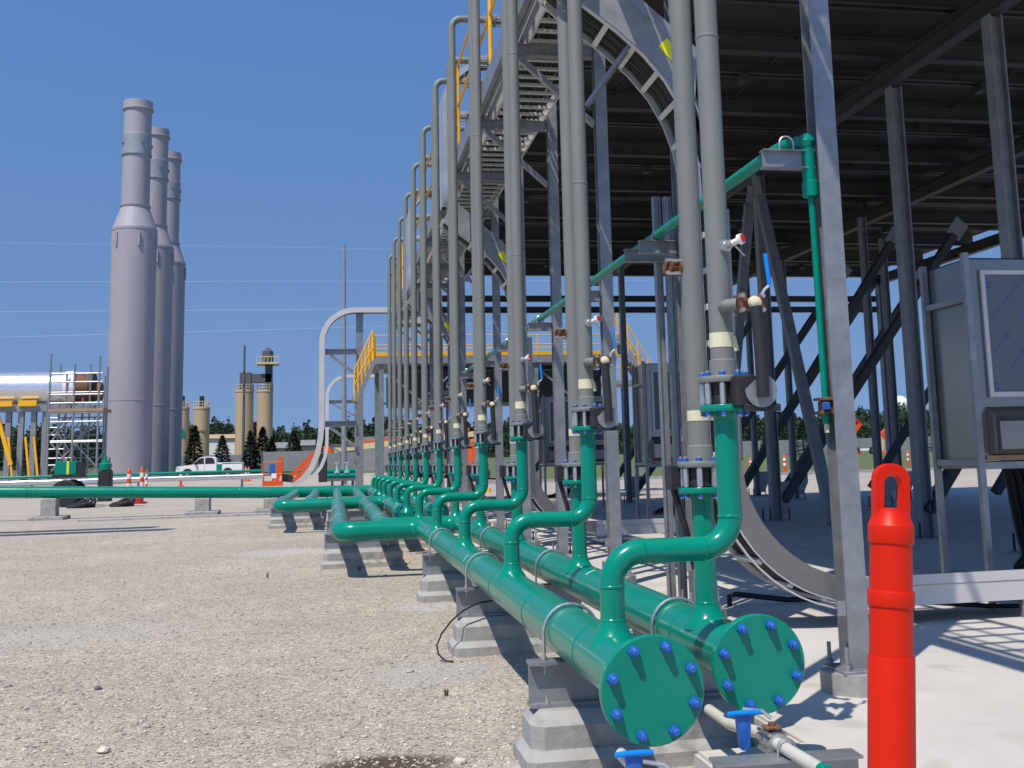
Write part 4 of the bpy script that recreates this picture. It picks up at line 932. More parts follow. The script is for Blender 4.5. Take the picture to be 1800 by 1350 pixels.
b = MB(); b.cbox((x4+0.0, 231, h4+0.5), (x4+1.4, 233, h4+5.5), 0.05); b.build('tower_leg', 'pole', t)
b = MB(); b.cbox((x4-0.6, 230.3, h4+6.0), (x4+1.5, 233.6, h4+8.8), 0.6); b.build('tower_head', 'pole', t)
b = MB(); b.box((x4-1.6, 229.8, h4+5.5), (x4+2.6, 234, h4+5.9))
for xx in np.arange(x4-1.6, x4+2.7, 0.7): b.box((xx, 229.8, h4+5.9), (xx+0.1, 229.9, h4+7.0))
b.box((x4-1.6, 229.8, h4+6.9), (x4+2.6, 229.9, h4+7.1)); b.build('platform', 'cream', t)
# sheds between the silos
for l, pl, pr, yt, Y, m_, rm in (('long low cream roofed shed behind the spruces between the silo pairs', 366, 416, 771, 240, 'white', 'tan'), ('small beige shed with grey roof behind the lift basket', 480, 512, 788, 170, 'tan', 'greybox'), ('pale shed seen between spruces and the boom', 530, 552, 783, 180, 'tan', 'greybox')):
    a = at(pl, yt, Y); c = at(pr, yt, Y); z0 = gz(Y); t = thing('shed', l, 'building', (a.x, Y, z0))
    b = MB(); b.box((a.x, Y, z0), (c.x, Y+6, a.z)); b.build('wall', m_, t)
    b = MB(); b.prism([(a.x-0.2, Y-0.4, a.z+0.003), (a.x-0.2, Y+6.4, a.z+0.003), (a.x-0.2, Y+3, a.z+0.9)], (c.x-a.x+0.4, 0, 0)); b.build('roof', rm, t)
    b = MB(); b.box((a.x+(c.x-a.x)*0.4, Y-0.06, z0), (a.x+(c.x-a.x)*0.4+1.1, Y-0.003, z0+2.1)); b.build('door', 'greybox', t)
# trees
def spruce(label, px, ytop, Y, wpx, seed):
    rs = np.random.default_rng(seed); p = at(px, ytop, Y); z0 = gz(Y); H = p.z-z0; W = wpx*1.45/F_PX*Y/2
    t = thing('spruce_tree', label, 'tree', (p.x, Y, z0), 'dark spruces behind the yard')
    b = MB(); b.tube([(p.x, Y, z0), (p.x, Y, z0+H*0.97)], [0.03*H, 0.004*H], 7); b.build('trunk', 'bark', t)
    vs = []; fs = []
    n = 2400
    for i in range(n):
        u = rs.random()**0.75; hh = 0.03+0.97*(1-u) if rs.random() < 0.5 else 0.03+0.97*rs.random()
        lay = (hh*11) % 1.0
        rad = W*(1-hh)**0.85*(0.62+0.45*(1-lay))*(0.35+0.7*rs.random()**0.45)+0.05
        a = rs.random()*6.283; c = np.array([p.x+rad*math.cos(a), Y+rad*math.sin(a), z0+hh*H-rad*0.22])
        L = H*0.055*(0.7+0.7*rs.random()); d = np.array([math.cos(a), math.sin(a), -0.35+0.3*rs.random()]); s = np.array([-math.sin(a), math.cos(a), 0.3*rs.normal()])
        o = len(vs); vs += [tuple(c-d*L*0.5-s*L*0.3), tuple(c-d*L*0.5+s*L*0.3), tuple(c+d*L*0.6+s*L*0.1), tuple(c+d*L*0.6-s*L*0.1)]; fs.append((o, o+1, o+2, o+3))
    m = MB(); m.v = vs; m.f = fs
    me = bpy.data.meshes.new('crown'); me.from_pydata([(v[0]-p.x, v[1]-Y, v[2]-z0) for v in vs], [], fs); me.materials.append(M['spruce'])
    o = bpy.data.objects.new('crown', me); COL.objects.link(o); o.parent = t
sp = [(343, 748, 120, 36, 'spruce in front of the short tan silos'), (391, 765, 122, 34, 'spruce between the short silos and the utility pole'), (440, 757, 120, 26, 'slim spruce right beside the utility pole'), (462, 750, 122, 36, 'spruce in front of the tall silo pair'),
      (516, 757, 120, 40, 'broad spruce right of the tall silos'), (478, 768, 126, 26, 'short spruce between the two behind the lift basket'), (236, 775, 150, 30, 'spruce hidden mostly by the stacks'),
      (1410, 740, 120, 52, 'broad spruce seen between braces right of the front riser'), (1345, 764, 125, 30, 'small spruce behind the inner columns'), (1652, 732, 140, 44, 'spruce behind the broad column left of the cabinet'), (1465, 770, 130, 26, 'small spruce beside the front column'), (60, 775, 120, 40, 'spruce under the silver duct at the left edge'), (100, 768, 125, 40, 'spruce behind the scaffold tower')]
for i, (px, yt, Y, wp, l) in enumerate(sp): spruce('dark '+l, px, yt, Y, wp, 100+i)
def treeline():
    rs = np.random.default_rng(5); V = []; Fq = []
    n = 60000
    for i in range(n):
        px = rs.uniform(-60, 1900); Y = rs.uniform(330, 420); base = at(px, 800, Y)
        hmax = 11.5+1.0*math.sin(px*0.021)+0.8*math.sin(px*0.083+1)+0.9*math.sin(px*0.27)+0.5*math.sin(px*0.71)
        if px > 1200: hmax += 0.6
        z0 = gz(Y); hh = hmax*(1-rs.random()**2.2*0.85)*rs.uniform(0.75, 1.0)
        c = np.array([base.x, Y, z0+hh]); L = rs.uniform(0.3, 0.75)
        d = rs.normal(size=3); d /= np.linalg.norm(d); s = np.cross(d, rs.normal(size=3)); s /= np.linalg.norm(s)
        for q in (-d*L-s*L*0.6, d*L*0.2-s*L*0.8, d*L+s*L*0.4, -d*L*0.3+s*L*0.8): V.append(tuple(c+q))
        Fq.append((4*i, 4*i+1, 4*i+2, 4*i+3))
    me = bpy.data.meshes.new('distant_woodland'); me.from_pydata(V, [], Fq); me.materials.append(M['leaf'])
    o = bpy.data.objects.new('distant_woodland', me); COL.objects.link(o); tag(o, 'dark green far-off belt of woodland along the horizon', 'woodland', kind='stuff')
    b = MB()
    for X0 in range(-320, 520, 20): pass
treeline()
b = MB(); vs = []; fs = []
for i in range(61):
    px = -80+2000*i/60; p = at(px, 800, 425); vs += [(p.x, 425, 2.0), (p.x, 425, 11.0+0.8*math.sin(px*0.05)), (p.x, 440, 11.0), (p.x, 440, 2.0)]
for i in range(60):
    for u, v in ((0, 1), (1, 2), (2, 3)): fs.append((4*i+u, 4*i+4+u, 4*i+4+v, 4*i+v))
b.add(vs, fs).build('wooded_ridge', 'spruce', kind='structure')
# perimeter fences: low grey screened fence on both sides
def fence(label, pts, h, step=3.0, m_='greybox'):
    t = thing('screen_fence', label, 'fence', pts[0])
    for a, c in zip(pts[:-1], pts[1:]):
        a = Vector(a); c = Vector(c); b = MB(); b.bar(a+Vector((0, 0, h/2+0.05)), c+Vector((0, 0, h/2+0.05)), 0.03, h-0.1); b.build('screen', m_, t)
        n = max(1, int((c-a).length/step)); b = MB()
        for k in range(n+1): q = a.lerp(c, k/n); b.cyl(q-Vector((0, 0.1, 0.3)), q+Vector((0, -0.1, h+0.1)), 0.04, 6)
        b.build('post', 'galv', t)
def gp(px, Y): p = at(px, 820, Y); return (p.x, Y, gz(Y))
fence('grey screened fence behind the lift and boom', [gp(460, 112), gp(560, 112)], 2.0)
fence('grey site fence panels behind the cream boom and last risers', [gp(636, 100), gp(700, 100)], 3.0)
fence('long low chain fence along the lawn at the right', [gp(1290, 150), gp(1760, 150)], 2.1)
fence('low chain fence along the lawn behind the white pickup', [gp(300, 155), gp(640, 155)], 2.0)
# utility pole, light pole, wires
p = at(430, 607, 150); b = MB(); t = thing('utility_pole', 'weathered wooden utility pole in front of the tall silos', 'pole', (p.x, 150, gz(150)))
b.tube([(p.x, 150, gz(150)), (p.x, 150, p.z)], [0.2, 0.13], 10); b.build('pole', 'pole', t)
for i, zz in enumerate((p.z-3.5, p.z-5.2, p.z-6.9)): b = MB(); b.cyl((p.x, 149.85, zz), (p.x-0.05, 149.6, zz+0.25), 0.07, 6); b.build('insulator', 'pole', t)
p = at(605, 430, 62); t = thing('lamp_mast', 'slender dark steel mast rising above the cable duct frame', 'pole', (p.x, 62, 0))
b = MB(); b.tube([(p.x, 62, 0), (p.x, 62, p.z*0.55), (p.x, 62, p.z)], [0.16, 0.11, 0.075], 12); b.build('mast', 'galvd', t)
b = MB(); b.cbox((p.x-0.25, 61.75, 0), (p.x+0.25, 62.25, 0.25), 0.02); b.build('base', 'conc', t)
p = at(1347, 700, 140); t = thing('utility_pole', 'distant wooden pole beside the inner column', 'pole', (p.x, 140, gz(140)))
b = MB(); b.tube([(p.x, 140, gz(140)), (p.x, 140, p.z)], [0.18, 0.13], 8); b.build('pole', 'cream', t)
for i, (ya, yb) in enumerate(((425, 438), (496, 494), (549, 543), (596, 573))):
    pts = [at(px, ya+(yb-ya)*(px+100)/800, 190) for px in range(-300, 1900, 100)]
    pts = [Vector((q.x, 190, q.z-0.0)) for q in pts]; x0, x1 = pts[0].x, pts[-1].x
    b = MB(); b.tube(pts, 0.03 if i else 0.02, 5); b.build('power_line', 'wire', label='%s white overhead power line counted downward in the left sky' % ['topmost', 'second', 'third', 'lowest'][i], cat='power line', group='overhead power lines')
# water tower
p = at(1582, 711, 640); r = 16.5/F_PX*640; t = thing('water_tower', 'white ball shaped water tower far away behind the braces', 'water tower', (p.x, 640, 2.9))
b = MB(); b.lathe((p.x, 640, p.z), (0, 0, 1), [(-r, 0.8)]+[(r*math.sin(R(a)), r*math.cos(R(a))) for a in range(-75, 90, 15)]+[(r, 0.05)], 32); b.build('tank', 'white', t)
b = MB(); b.lathe((p.x, 640, 0), (0, 0, 1), [(2.9, 2.6), (6, 1.2), (p.z-r*0.98, 1.0)], 20); b.build('stem', 'white', t)
# ---------------- vehicles and machines
def wheel(t, c, r, wd, axis=(0, 1, 0)):
    b = MB(); a = Vector(axis); c = Vector(c); b.lathe(c-a*wd/2, a, [(0, r*0.62), (0, r*0.93), (wd*0.15, r), (wd*0.85, r), (wd, r*0.93), (wd, r*0.62)], 28); w_ = b.build('wheel', 'black', t)
    q = MB(); q.lathe(c-a*(wd/2+0.005), a, [(0, 0.03), (0.0, r*0.25), (0.04, r*0.3), (0.03, r*0.6), (wd*0.5, r*0.6)], 20); q.build('rim', 'alu', w_)
def pickup():
    y0 = 107.0; x0 = at(309, 830, y0).x; z = gz(108)+0.02; L = 5.8
    t = thing('pickup_truck', 'white pickup truck with green bed stripe parked side on behind the pipes', 'pickup', (x0+L/2, y0+1, z))
    prof = [(0, 0.5), (0, 0.95), (0.12, 1.08), (1.35, 1.2), (2.05, 1.82), (2.35, 1.9), (3.15, 1.9), (3.42, 1.72), (3.5, 1.28), (3.5, 0.5)]
    b = MB(); b.prism([(x0+u, y0, z+v) for u, v in prof], (0, 1.95, 0)); b.build('cab', 'white', t)
    b = MB(); b.cbox((x0+3.53, y0, z+0.5), (x0+L, y0+1.95, z+1.33), 0.04); bed = b.build('bed', 'white', t)
    b = MB(); b.box((x0+3.55, y0-0.006, z+0.52), (x0+4.0, y0-0.002, z+1.2)); b.box((x0+4.0, y0-0.006, z+1.2), (x0+L-0.05, y0-0.002, z+1.30)); b.build('green_stripe', 'green', bed)
    for pl in ([(1.42, 1.24), (2.06, 1.75), (2.42, 1.8), (2.42, 1.24)], [(2.52, 1.24), (2.52, 1.8), (3.1, 1.8), (3.3, 1.66), (3.36, 1.24)]):
        b = MB(); b.prism([(x0+u, y0-0.008, z+v) for u, v in pl], (0, 0.006, 0)); b.build('side_window', 'glass', t)
    b = MB(); b.box((x0+2.47, y0-0.008, z+0.55), (x0+2.485, y0-0.002, z+1.25)); b.build('door_gap', 'black', t)
    for u in (1.0, 4.5):
        b = MB(); b.lathe((x0+u, y0-0.012, z+0.40), (0, 1, 0), [(0, 0.47), (0.02, 0.47)], 24); b.build('wheel_arch', 'black', t)
        wheel(t, (x0+u, y0+0.06, z+0.38), 0.38, 0.26); wheel(t, (x0+u, y0+1.85, z+0.38), 0.38, 0.26)
    b = MB(); b.cbox((x0-0.08, y0+0.05, z+0.42), (x0+0.1, y0+1.9, z+0.68), 0.03); b.build('bumper', 'galv', t)
    b = MB(); b.cbox((x0+L-0.02, y0+0.02, z+0.85), (x0+L+0.03, y0+0.14, z+1.2), 0.01); b.build('tail_lamp', 'red', t)
    b = MB(); b.cbox((x0+0.02, y0-0.02, z+0.85), (x0+0.3, y0+0.1, z+1.02), 0.02); b.build('headlight', 'alu', t)
    b = MB(); b.cbox((x0+1.62, y0-0.24, z+1.2), (x0+1.8, y0-0.01, z+1.42), 0.03); b.build('mirror', 'black', t)
pickup()
def boom_lift():
    Y = 72.0; a = at(463, 850, Y); x0 = a.x; k = Y/F_PX
    t = thing('boom_lift', 'orange boom lift with basket lowered at the left and arms folded up', 'lift', (x0, Y, 0))
    X = lambda px: at(px, 830, Y).x; Zp = lambda py: at(500, py, Y).z
    b = MB(); xa, xb = X(463), X(496); za, zb = max(Zp(853), 0.05), Zp(812)
    for xx in (xa, (xa+xb)/2, xb):
        for yy in (Y-0.45, Y+0.45): b.cyl((xx, yy, za), (xx, yy, zb), 0.035, 6)
    for zz in (zb, (za+zb)/2):
        for yy in (Y-0.45, Y+0.45): b.cyl((xa, yy, zz), (xb, yy, zz), 0.035, 6)
        for xx in (xa, xb): b.cyl((xx, Y-0.45, zz), (xx, Y+0.45, zz), 0.035, 6)
    b.build('basket_rails', 'lift', t)
    b = MB(); b.box((xa-0.03, Y-0.48, za-0.02), (xb+0.03, Y+0.48, za+0.28)); b.build('basket_floor', 'lift', t)
    b = MB(); b.cbox((X(474), Y-0.5, Zp(833)), (X(484), Y-0.3, Zp(815)), 0.03); b.build('control_box', 'bolt', t)
    b = MB(); b.cbox((X(478), Y-0.52, Zp(840)), (X(487), Y-0.38, Zp(832)), 0.02); b.build('notice', 'white', t)
    b = MB(); b.bar((X(496), Y, Zp(840)), (X(516), Y, Zp(842)), 0.25, 0.45); b.build('jib_mount', 'black', t)
    for dy, p0, p1 in ((0, (513, 836), (560, 791)), (0.0, (516, 847), (558, 806))):
        b = MB(); b.bar((X(p0[0]), Y+dy, Zp(p0[1])), (X(p1[0]), Y+dy, Zp(p1[1])), 0.28, 0.27); b.build('boom_arm', 'lift', t)
    b = MB(); b.bar((X(485), Y+0.6, Zp(845)), (X(494), Y+0.6, Zp(803)), 0.35, 0.3); b.build('jib_head', 'lift', t)
    b = MB(); b.cbox((X(568), Y-0.6, Zp(798)), (X(585), Y+0.6, Zp(786)), 0.08); b.build('knuckle', 'lift', t)
    b = MB(); b.bar((X(584), Y, Zp(793)), (X(836), Y, Zp(770)), 0.35, 0.34); b.build('main_boom', 'cream', t)
    b = MB(); b.bar((X(596), Y, Zp(786)), (X(826), Y, Zp(762)), 0.3, 0.16); b.build('upper_boom', 'lift', t)
    b = MB(); b.cbox((X(822), Y-1.1, 0.45), (X(848), Y+1.1, Zp(780)), 0.15); b.build('chassis', 'lift', t)
    b = MB(); b.cbox((X(560), Y-0.5, 0.25), (X(575), Y+0.5, Zp(798)), 0.05); b.build('tower_link', 'black', t)
    for u in (827, 844): wheel(t, (X(u), Y-1.0, 0.5), 0.5, 0.4); wheel(t, (X(u), Y+1.0, 0.5), 0.5, 0.4)
boom_lift()
# duct frame at the far end of the headers
def duct_frame(label, xl, xc, ztop, y, zb):
    t = thing('cable_duct_frame', label, 'cable duct', (xc, y, 0), 'framed aluminium cable ducts')
    b = MB(); b.ibeam((xc, y, 0), (xc, y, ztop-0.06), 0.24, 0.24, (0, 1, 0), 0.02); b.build('post', 'galv', t)
    r = 1.15; path = [(xl-0.95, zb-0.62), (xl-0.62, zb-0.38), (xl-0.33, zb-0.02), (xl-0.12, zb+0.5), (xl-0.03, zb+1.0), (xl, zb+1.5)]
    path += [(xl, ztop-r)]+arc2(xl+r, ztop-r, r, 180, 90, 12)[1:]+[(xc+1.6, ztop)]
    sweep(path, y-0.42, y-0.40, -0.09, 0.09).build('side_rail', 'alum', t)
    sweep(path, y+0.02, y+0.04, -0.09, 0.09).build('side_rail', 'alum', t)
    sweep(path, y-0.42, y+0.04, 0.092, 0.10).build('cover', 'alu', t)
    b = MB()
    for i in range(5): b.tube([(p[0], y-0.36+0.08*i, p[1]) for p in path], 0.03, 6)
    b.build('cable_bundle', 'cable', t)
    for zz in (ztop-1.45, ztop-3.95):
        b = MB(); b.ibeam((xl+0.12, y-0.19, zz), (xc-0.13, y-0.19, zz), 0.2, 0.16); b.build('bracket_arm', 'galv', t)
        b = MB(); b.bar((xl+0.3, y-0.19, zz-0.12), (xc-0.13, y-0.19, zz-0.8), 0.12, 0.1); b.build('knee_brace', 'galv', t)
duct_frame('tall aluminium duct bent over a galvanised post at the end of the headers', -0.44, 0.86, 6.62, 40, 1.2)
duct_frame('smaller aluminium duct arch beyond the first, seen inside it', -0.42, 1.25, 6.3, 66, 1.2)
# platform with yellow rails beyond the cooler
t = thing('service_platform', 'raised service platform with yellow handrails beyond the risers', 'platform', (4.2, 36.5, 0))
b = MB(); b.box((1.2, 34.6, 4.28), (8.8, 38.6, 4.52)); b.build('deck', 'galvd', t)
for (a, c) in (((1.2, 34.6), (8.8, 34.6)), ((1.2, 38.6), (8.8, 38.6)), ((1.2, 34.6), (1.2, 38.6))):
    b = MB()
    for zz in (4.85, 5.15): b.cyl((a[0], a[1], zz), (c[0], c[1], zz), 0.016, 8)
    b.bar((a[0], a[1], 4.57), (c[0], c[1], 4.57), 0.012, 0.12)
    n = 6 if a[1] == c[1] else 3
    for k in range(n+1): q = Vector((a[0]+(c[0]-a[0])*k/n, a[1]+(c[1]-a[1])*k/n, 4.5)); b.cyl(q, q+Vector((0, 0, 0.65)), 0.025, 8)
    b.build('handrail', 'yellow', t)
for x in (1.4, 3.8, 6.2, 8.6):
    b = MB(); b.ibeam((x, 34.75, 0), (x, 34.75, 4.28), 0.15, 0.15, (0, 1, 0)); b.build('post', 'galv', t)
    b = MB(); b.ibeam((x, 38.4, 0), (x, 38.4, 4.28), 0.15, 0.15, (0, 1, 0)); b.build('post', 'galv', t)
b = MB(); b.box((1.7, 35.6, 3.1), (8.5, 38.2, 4.1)); b.build('tray_bank', 'roofb', t)
for x0_, x1_ in ((1.5, 3.7), (6.3, 8.5)):
    b = MB(); b.bar((x0_, 34.75, 2.2), (x1_, 34.75, 4.1), 0.06, 0.06); b.build('cross_brace', 'galv', t)
    b = MB(); b.bar((x0_, 34.83, 4.1), (x1_, 34.83, 2.2), 0.06, 0.06); b.build('cross_brace', 'galv', t)
# stairs: one at the left end of the platform, one at the right under the cooler
def stair(label, a, c, wdt, n):
    a = Vector(a); c = Vector(c); t = thing('yellow_stair', label, 'stair', (a.x, a.y, 0), 'yellow railed stairs')
    d = c-a; s = Vector((0, 1, 0)) if abs(d.x) > abs(d.y) else Vector((1, 0, 0))
    for k in (0, 1):
        o = s*wdt*k; b = MB(); b.bar(a+o, c+o, 0.03, 0.22); b.build('stringer', 'galvd', t)
        b = MB()
        for hh in (0.5, 1.0): b.cyl(a+o+Vector((0, 0, hh)), c+o+Vector((0, 0, hh)), 0.025, 8)
        for j in range(6): q = a.lerp(c, j/5)+o; b.cyl(q, q+Vector((0, 0, 1.0)), 0.025, 8)
        b.build('handrail', 'yellow', t)
    for j in range(n): q = a.lerp(c, (j+0.5)/n); b = MB(); e = q+s*wdt; b.bar(q+s*0.02, e-s*0.02, 0.24 if False else 0.24, 0.03, (0, 0, 1)); b.build('tread', 'galv', t)
stair('yellow railed stair descending left from the platform behind the thinnest risers', (0.62, 36.2, 3.25), (1.2, 36.2, 4.5), 0.8, 5)
p0 = at(1175, 690, 40); p1 = at(1085, 560, 40)
stair('yellow railed stair seen between the second column and strut post', (p0.x, 40, max(2.6, p0.z-1.2)), (p1.x, 40, p1.z-0.6), 1.0, 14)
t = thing('stair_tower', 'dark steel landing frame carrying the right hand yellow stair', 'platform', (9.3, 41.5, 0))
b = MB(); b.box((8.9, 40.2, 3.95), (11.2, 42.5, 4.08)); b.build('landing', 'galvd', t)
for x in (9.0, 11.0):
    for y in (40.3, 42.4): b = MB(); b.ibeam((x, y, 0), (x, y, 5.0), 0.14, 0.14, (0, 1, 0)); b.build('post', 'galvd', t)
b = MB()
for zz in (4.55, 5.0): b.tube([(8.95, 40.25, zz), (11.15, 40.25, zz), (11.15, 42.45, zz)], 0.025, 8)
for x in (9.7, 10.4, 11.15): b.cyl((x, 40.25, 4.08), (x, 40.25, 5.0), 0.025, 8)
b.build('handrail', 'yellow', t)
# green pipework skid seen beyond the duct frame
t = thing('valve_skid', 'low skid of green pipes and valves beyond the tall duct', 'pipe skid', at(600, 838, 60).to_tuple()[:2]+(0,))
sx = at(575, 838, 60).x; ex = at(625, 838, 60).x
b = MB(); b.box((sx, 59.6, 0.45), (ex, 61, 0.58)); b.build('frame', 'pole', t)
for xx in (sx+0.2, (sx+ex)/2, ex-0.2): b = MB(); b.box((xx, 59.8, 0), (xx+0.12, 60.8, 0.45)); b.build('leg', 'pole', t)
for i, zz in enumerate((0.72, 0.95)): b = MB(); b.cyl((sx, 60.1+0.5*i, zz), (ex, 60.1+0.5*i, zz), 0.13, 14); b.build('pipe', 'green', t)
for xx in (sx+0.5, sx+1.0): b = MB(); b.lathe((xx, 60.1, 0.85), (0, 0, 1), [(0, 0.15), (0.1, 0.15), (0.12, 0.06), (0.5, 0.05), (0.52, 0.14), (0.56, 0.14)], 12); b.build('valve', 'alu', t)
# tall thin green pipe loop at the far end
b = MB(); x_ = at(667, 710, 36).x; zt_ = at(667, 709, 36).z; b.tube([(x_, 36, 0.05), (x_, 36, zt_-0.08), (x_+0.08, 36, zt_), (x_+1.6, 36, zt_), (x_+1.68, 36, zt_-0.08), (x_+1.68, 36, 0.05)], 0.045, 10); b.build('pipe_loop', 'green', label='dark green square pipe loop standing behind the last risers', cat='pipe')
# distant pipe rack: green and silver lines on low stands at the left
t = thing('low_pipe_rack', 'low rack with a thin green line above a silver line at the left', 'pipe rack', (-12, 62, 0))
xr = at(462, 832, 62).x
for m_, zz, rr, dy in (('green', 1.08, 0.075, 0.0), ('alu', 0.80, 0.14, 0.3)): b = MB(); b.cyl((-40, 62+dy, zz), (xr, 62+dy, zz), rr, 14); b.build('pipe', m_, t)
for xx in np.arange(-36, xr, 5.2): b = MB(); b.ibeam((xx, 62.35, 0), (xx, 62.35, 1.0), 0.12, 0.12, (0, 1, 0)); b.build('post', 'galv', t)
# silver duct on posts with scaffold
xl, xr = -60.0, at(128, 680, 100).x; zc = at(100, 683, 100).z; rd = 27/F_PX*101
t = thing('insulated_duct', 'huge shiny silver insulated duct with rusty open end at the left edge', 'duct', (xr, 100, zc))
b = MB(); b.cyl((xl, 100, zc), (xr, 100, zc), rd, 48); b.build('jacket', 'alu', t)
b = MB(); b.lathe((xr, 100, zc), (1, 0, 0), [(-0.5, rd*1.03), (0.1, rd*1.05), (0.35, rd*1.0)], 40, caps=False); b.build('ragged_wrap', 'white', t)
b = MB(); b.cyl((xr+0.2, 100, zc), (at(162, 680, 100).x, 100, zc), rd*0.88, 40); b.build('bare_end', 'rust', t)
b = MB(); b.lathe((at(159, 680, 100).x, 100, zc), (1, 0, 0), [(0, rd*0.92), (0.35, rd*0.92)], 40); b.build('end_ring', 'black', t)
b = MB(); b.cyl((at(162, 680, 100).x, 100, zc-0.3), (at(180, 680, 100).x, 100, zc-0.3), rd*0.55, 32); b.build('inner_nozzle', 'rust', t)
t = thing('duct_trestle', 'row of dark steel posts and beams under the silver duct', 'trestle', (at(40, 780, 100).x, 100, 0))
for px in (-20, 18, 40, 62, 82):
    b = MB(); x_ = at(px, 780, 100).x; b.ibeam((x_, 99.3, gz(100)), (x_, 99.3, zc-rd-0.55), 0.42, 0.42, (0, 1, 0)); b.build('post', 'galvd', t)
b = MB(); b.box((-50, 98.9, zc-rd-0.55), (at(186, 720, 100).x, 99.6, zc-rd-0.1)); b.build('beam', 'galvd', t)
for a_, c_ in ((-10, 30), (40, 72)): b = MB(); b.box((at(a_, 715, 100).x, 98.5, zc-rd-0.12), (at(c_, 715, 100).x, 98.85, zc-rd+0.35)); b.build('guard', 'yellow', t)
b = MB(); b.bar((at(-5, 740, 98).x, 98, 6), (at(20, 800, 98).x, 98, 2), 0.3, 0.3); b.build('strut', 'yellow', t)
for px in (15, 45, 60):
    b = MB(); b.bar((at(px, 760, 98).x, 98, 4.2), (at(px+7, 815, 98).x, 98, 1.0), 0.16, 0.16); b.build('ladder_rail', 'yellow', t)
t = thing('scaffold_tower', 'grey tube scaffold tower with plank deck against the nearest stack', 'scaffold', (at(130, 800, 96).x, 96, 0))
for px, py in ((90, 622), (132, 640), (176, 626)):
    for dy in (0, 3.2):
        b = MB(); p = at(px, py+dy*4, 96); b.cyl((p.x, 96+dy, gz(96)), (p.x, 96+dy, p.z), 0.09, 8); b.build('standard', 'galv', t)
for py in (657, 672, 694, 709, 726, 742, 776, 778):
    b = MB(); a_ = at(88, py, 96); c_ = at(180, py, 96); b.cyl((a_.x, 96, a_.z), (c_.x, 96, a_.z), 0.07, 6); b.build('ledger', 'galv', t)
for (u0, v0), (u1, v1) in (((90, 828), (132, 780)), ((132, 828), (90, 780)), ((132, 776), (176, 726)), ((90, 776), (132, 726)), ((132, 780), (176, 828)), ((92, 776), (120, 720))):
    b = MB(); a_ = at(u0, v0, 97); c_ = at(u1, v1, 97); b.cyl(a_, c_, 0.07, 6); b.build('diagonal', 'galv', t)
for k, (px, py) in enumerate(((104, 700), (118, 655), (146, 700), (160, 640), (84, 700), (185, 660))):
    b = MB(); p = at(px, py, 98.5); b.cyl((p.x, 98.5, gz(98)), (p.x, 98.5, p.z), 0.075, 6); b.build('standard', 'galv', t)
for py in (690, 735, 752, 765, 790, 806, 818):
    b = MB(); a_ = at(84, py, 98.5); c_ = at(184, py, 98.5); b.cyl((a_.x, 98.5, a_.z), (c_.x, 98.5, a_.z), 0.06, 6); b.build('ledger', 'galv', t)
for (u0, v0), (u1, v1) in (((104, 828), (146, 765)), ((146, 828), (104, 765)), ((146, 765), (176, 735)), ((88, 765), (118, 735)), ((160, 828), (184, 790)), ((118, 750), (160, 790)), ((100, 790), (146, 735))):
    b = MB(); a_ = at(u0, v0, 98.2); c_ = at(u1, v1, 98.2); b.cyl(a_, c_, 0.06, 6); b.build('diagonal', 'galv', t)
a_ = at(86, 722, 96); c_ = at(182, 722, 96); b = MB(); b.box((a_.x, 95.9, a_.z-0.1), (c_.x, 99.3, a_.z+0.15)); b.build('plank_deck', 'wood', t)
# green tow trailer unit with wheel, hoses
Y = 45.0; X = lambda px: at(px, 830, Y).x; Zp = lambda py: at(115, py, Y).z
t = thing('green_cart', 'green fuel tank cart with yellow strap and wheel behind the long pipe', 'cart', (X(117), Y, 0))
b = MB(); b.cbox((X(96), Y, Zp(834)), (X(134), Y+0.9, Zp(811)), 0.02); b.build('tank', 'green', t)
b = MB(); b.box((X(92), Y-0.03, Zp(840)), (X(142), Y+0.95, Zp(834)-0.003)); b.build('chassis', 'black', t)
b = MB(); b.box((X(135), Y+0.02, Zp(834)), (X(142), Y+0.9, Zp(813))); b.build('end_panel', 'black', t)
b = MB(); b.box((X(117), Y-0.012, Zp(834)), (X(121), Y-0.003, Zp(811))); b.build('strap', 'ylabel', t)
wheel(t, (X(117), Y-0.16, 0.50), 0.50, 0.2); wheel(t, (X(117), Y+1.1, 0.50), 0.50, 0.2)
t = thing('green_pump', 'dark green pump set standing left of the orange barrels', 'pump', (X(182), Y, 0))
b = MB(); b.cbox((X(172), Y, 0.15), (X(194), Y+0.6, Zp(828)), 0.05); b.build('base', 'black', t)
b = MB(); b.lathe((X(183), Y+0.2, Zp(828)), (0, 0, 1), [(0, 0.22), (0.22, 0.24), (0.3, 0.14), (0.34, 0.14), (0.36, 0.06), (0.55, 0.05)], 16); b.build('body', 'green', t)
b = MB(); b.cyl((X(190), Y+0.2, Zp(826)), (X(190), Y+0.2, Zp(806)), 0.04, 8); b.build('exhaust', 'pole', t)
for l, px0, px1 in (('coiled black hose heap left of the barrels', 140, 185), ('low coil of black hose beside the red can', 212, 250)):
    b = MB(); cx = (X(px0)+X(px1))/2; rx = (X(px1)-X(px0))/2
    for k in range(4): b.tube([(cx+rx*(1-0.1*k)*math.cos(a)+0.08*k, 43.2+(0.35+0.06*k)*math.sin(a), 0.05+0.03*k+(0.10+0.12*k)*max(0, math.sin(a*1.0+0.5*k))) for a in np.linspace(0, 2*math.pi, 24, endpoint=False)], 0.045, 8, closed=True)
    b.build('hose_coil', 'black', label=l, cat='hose')
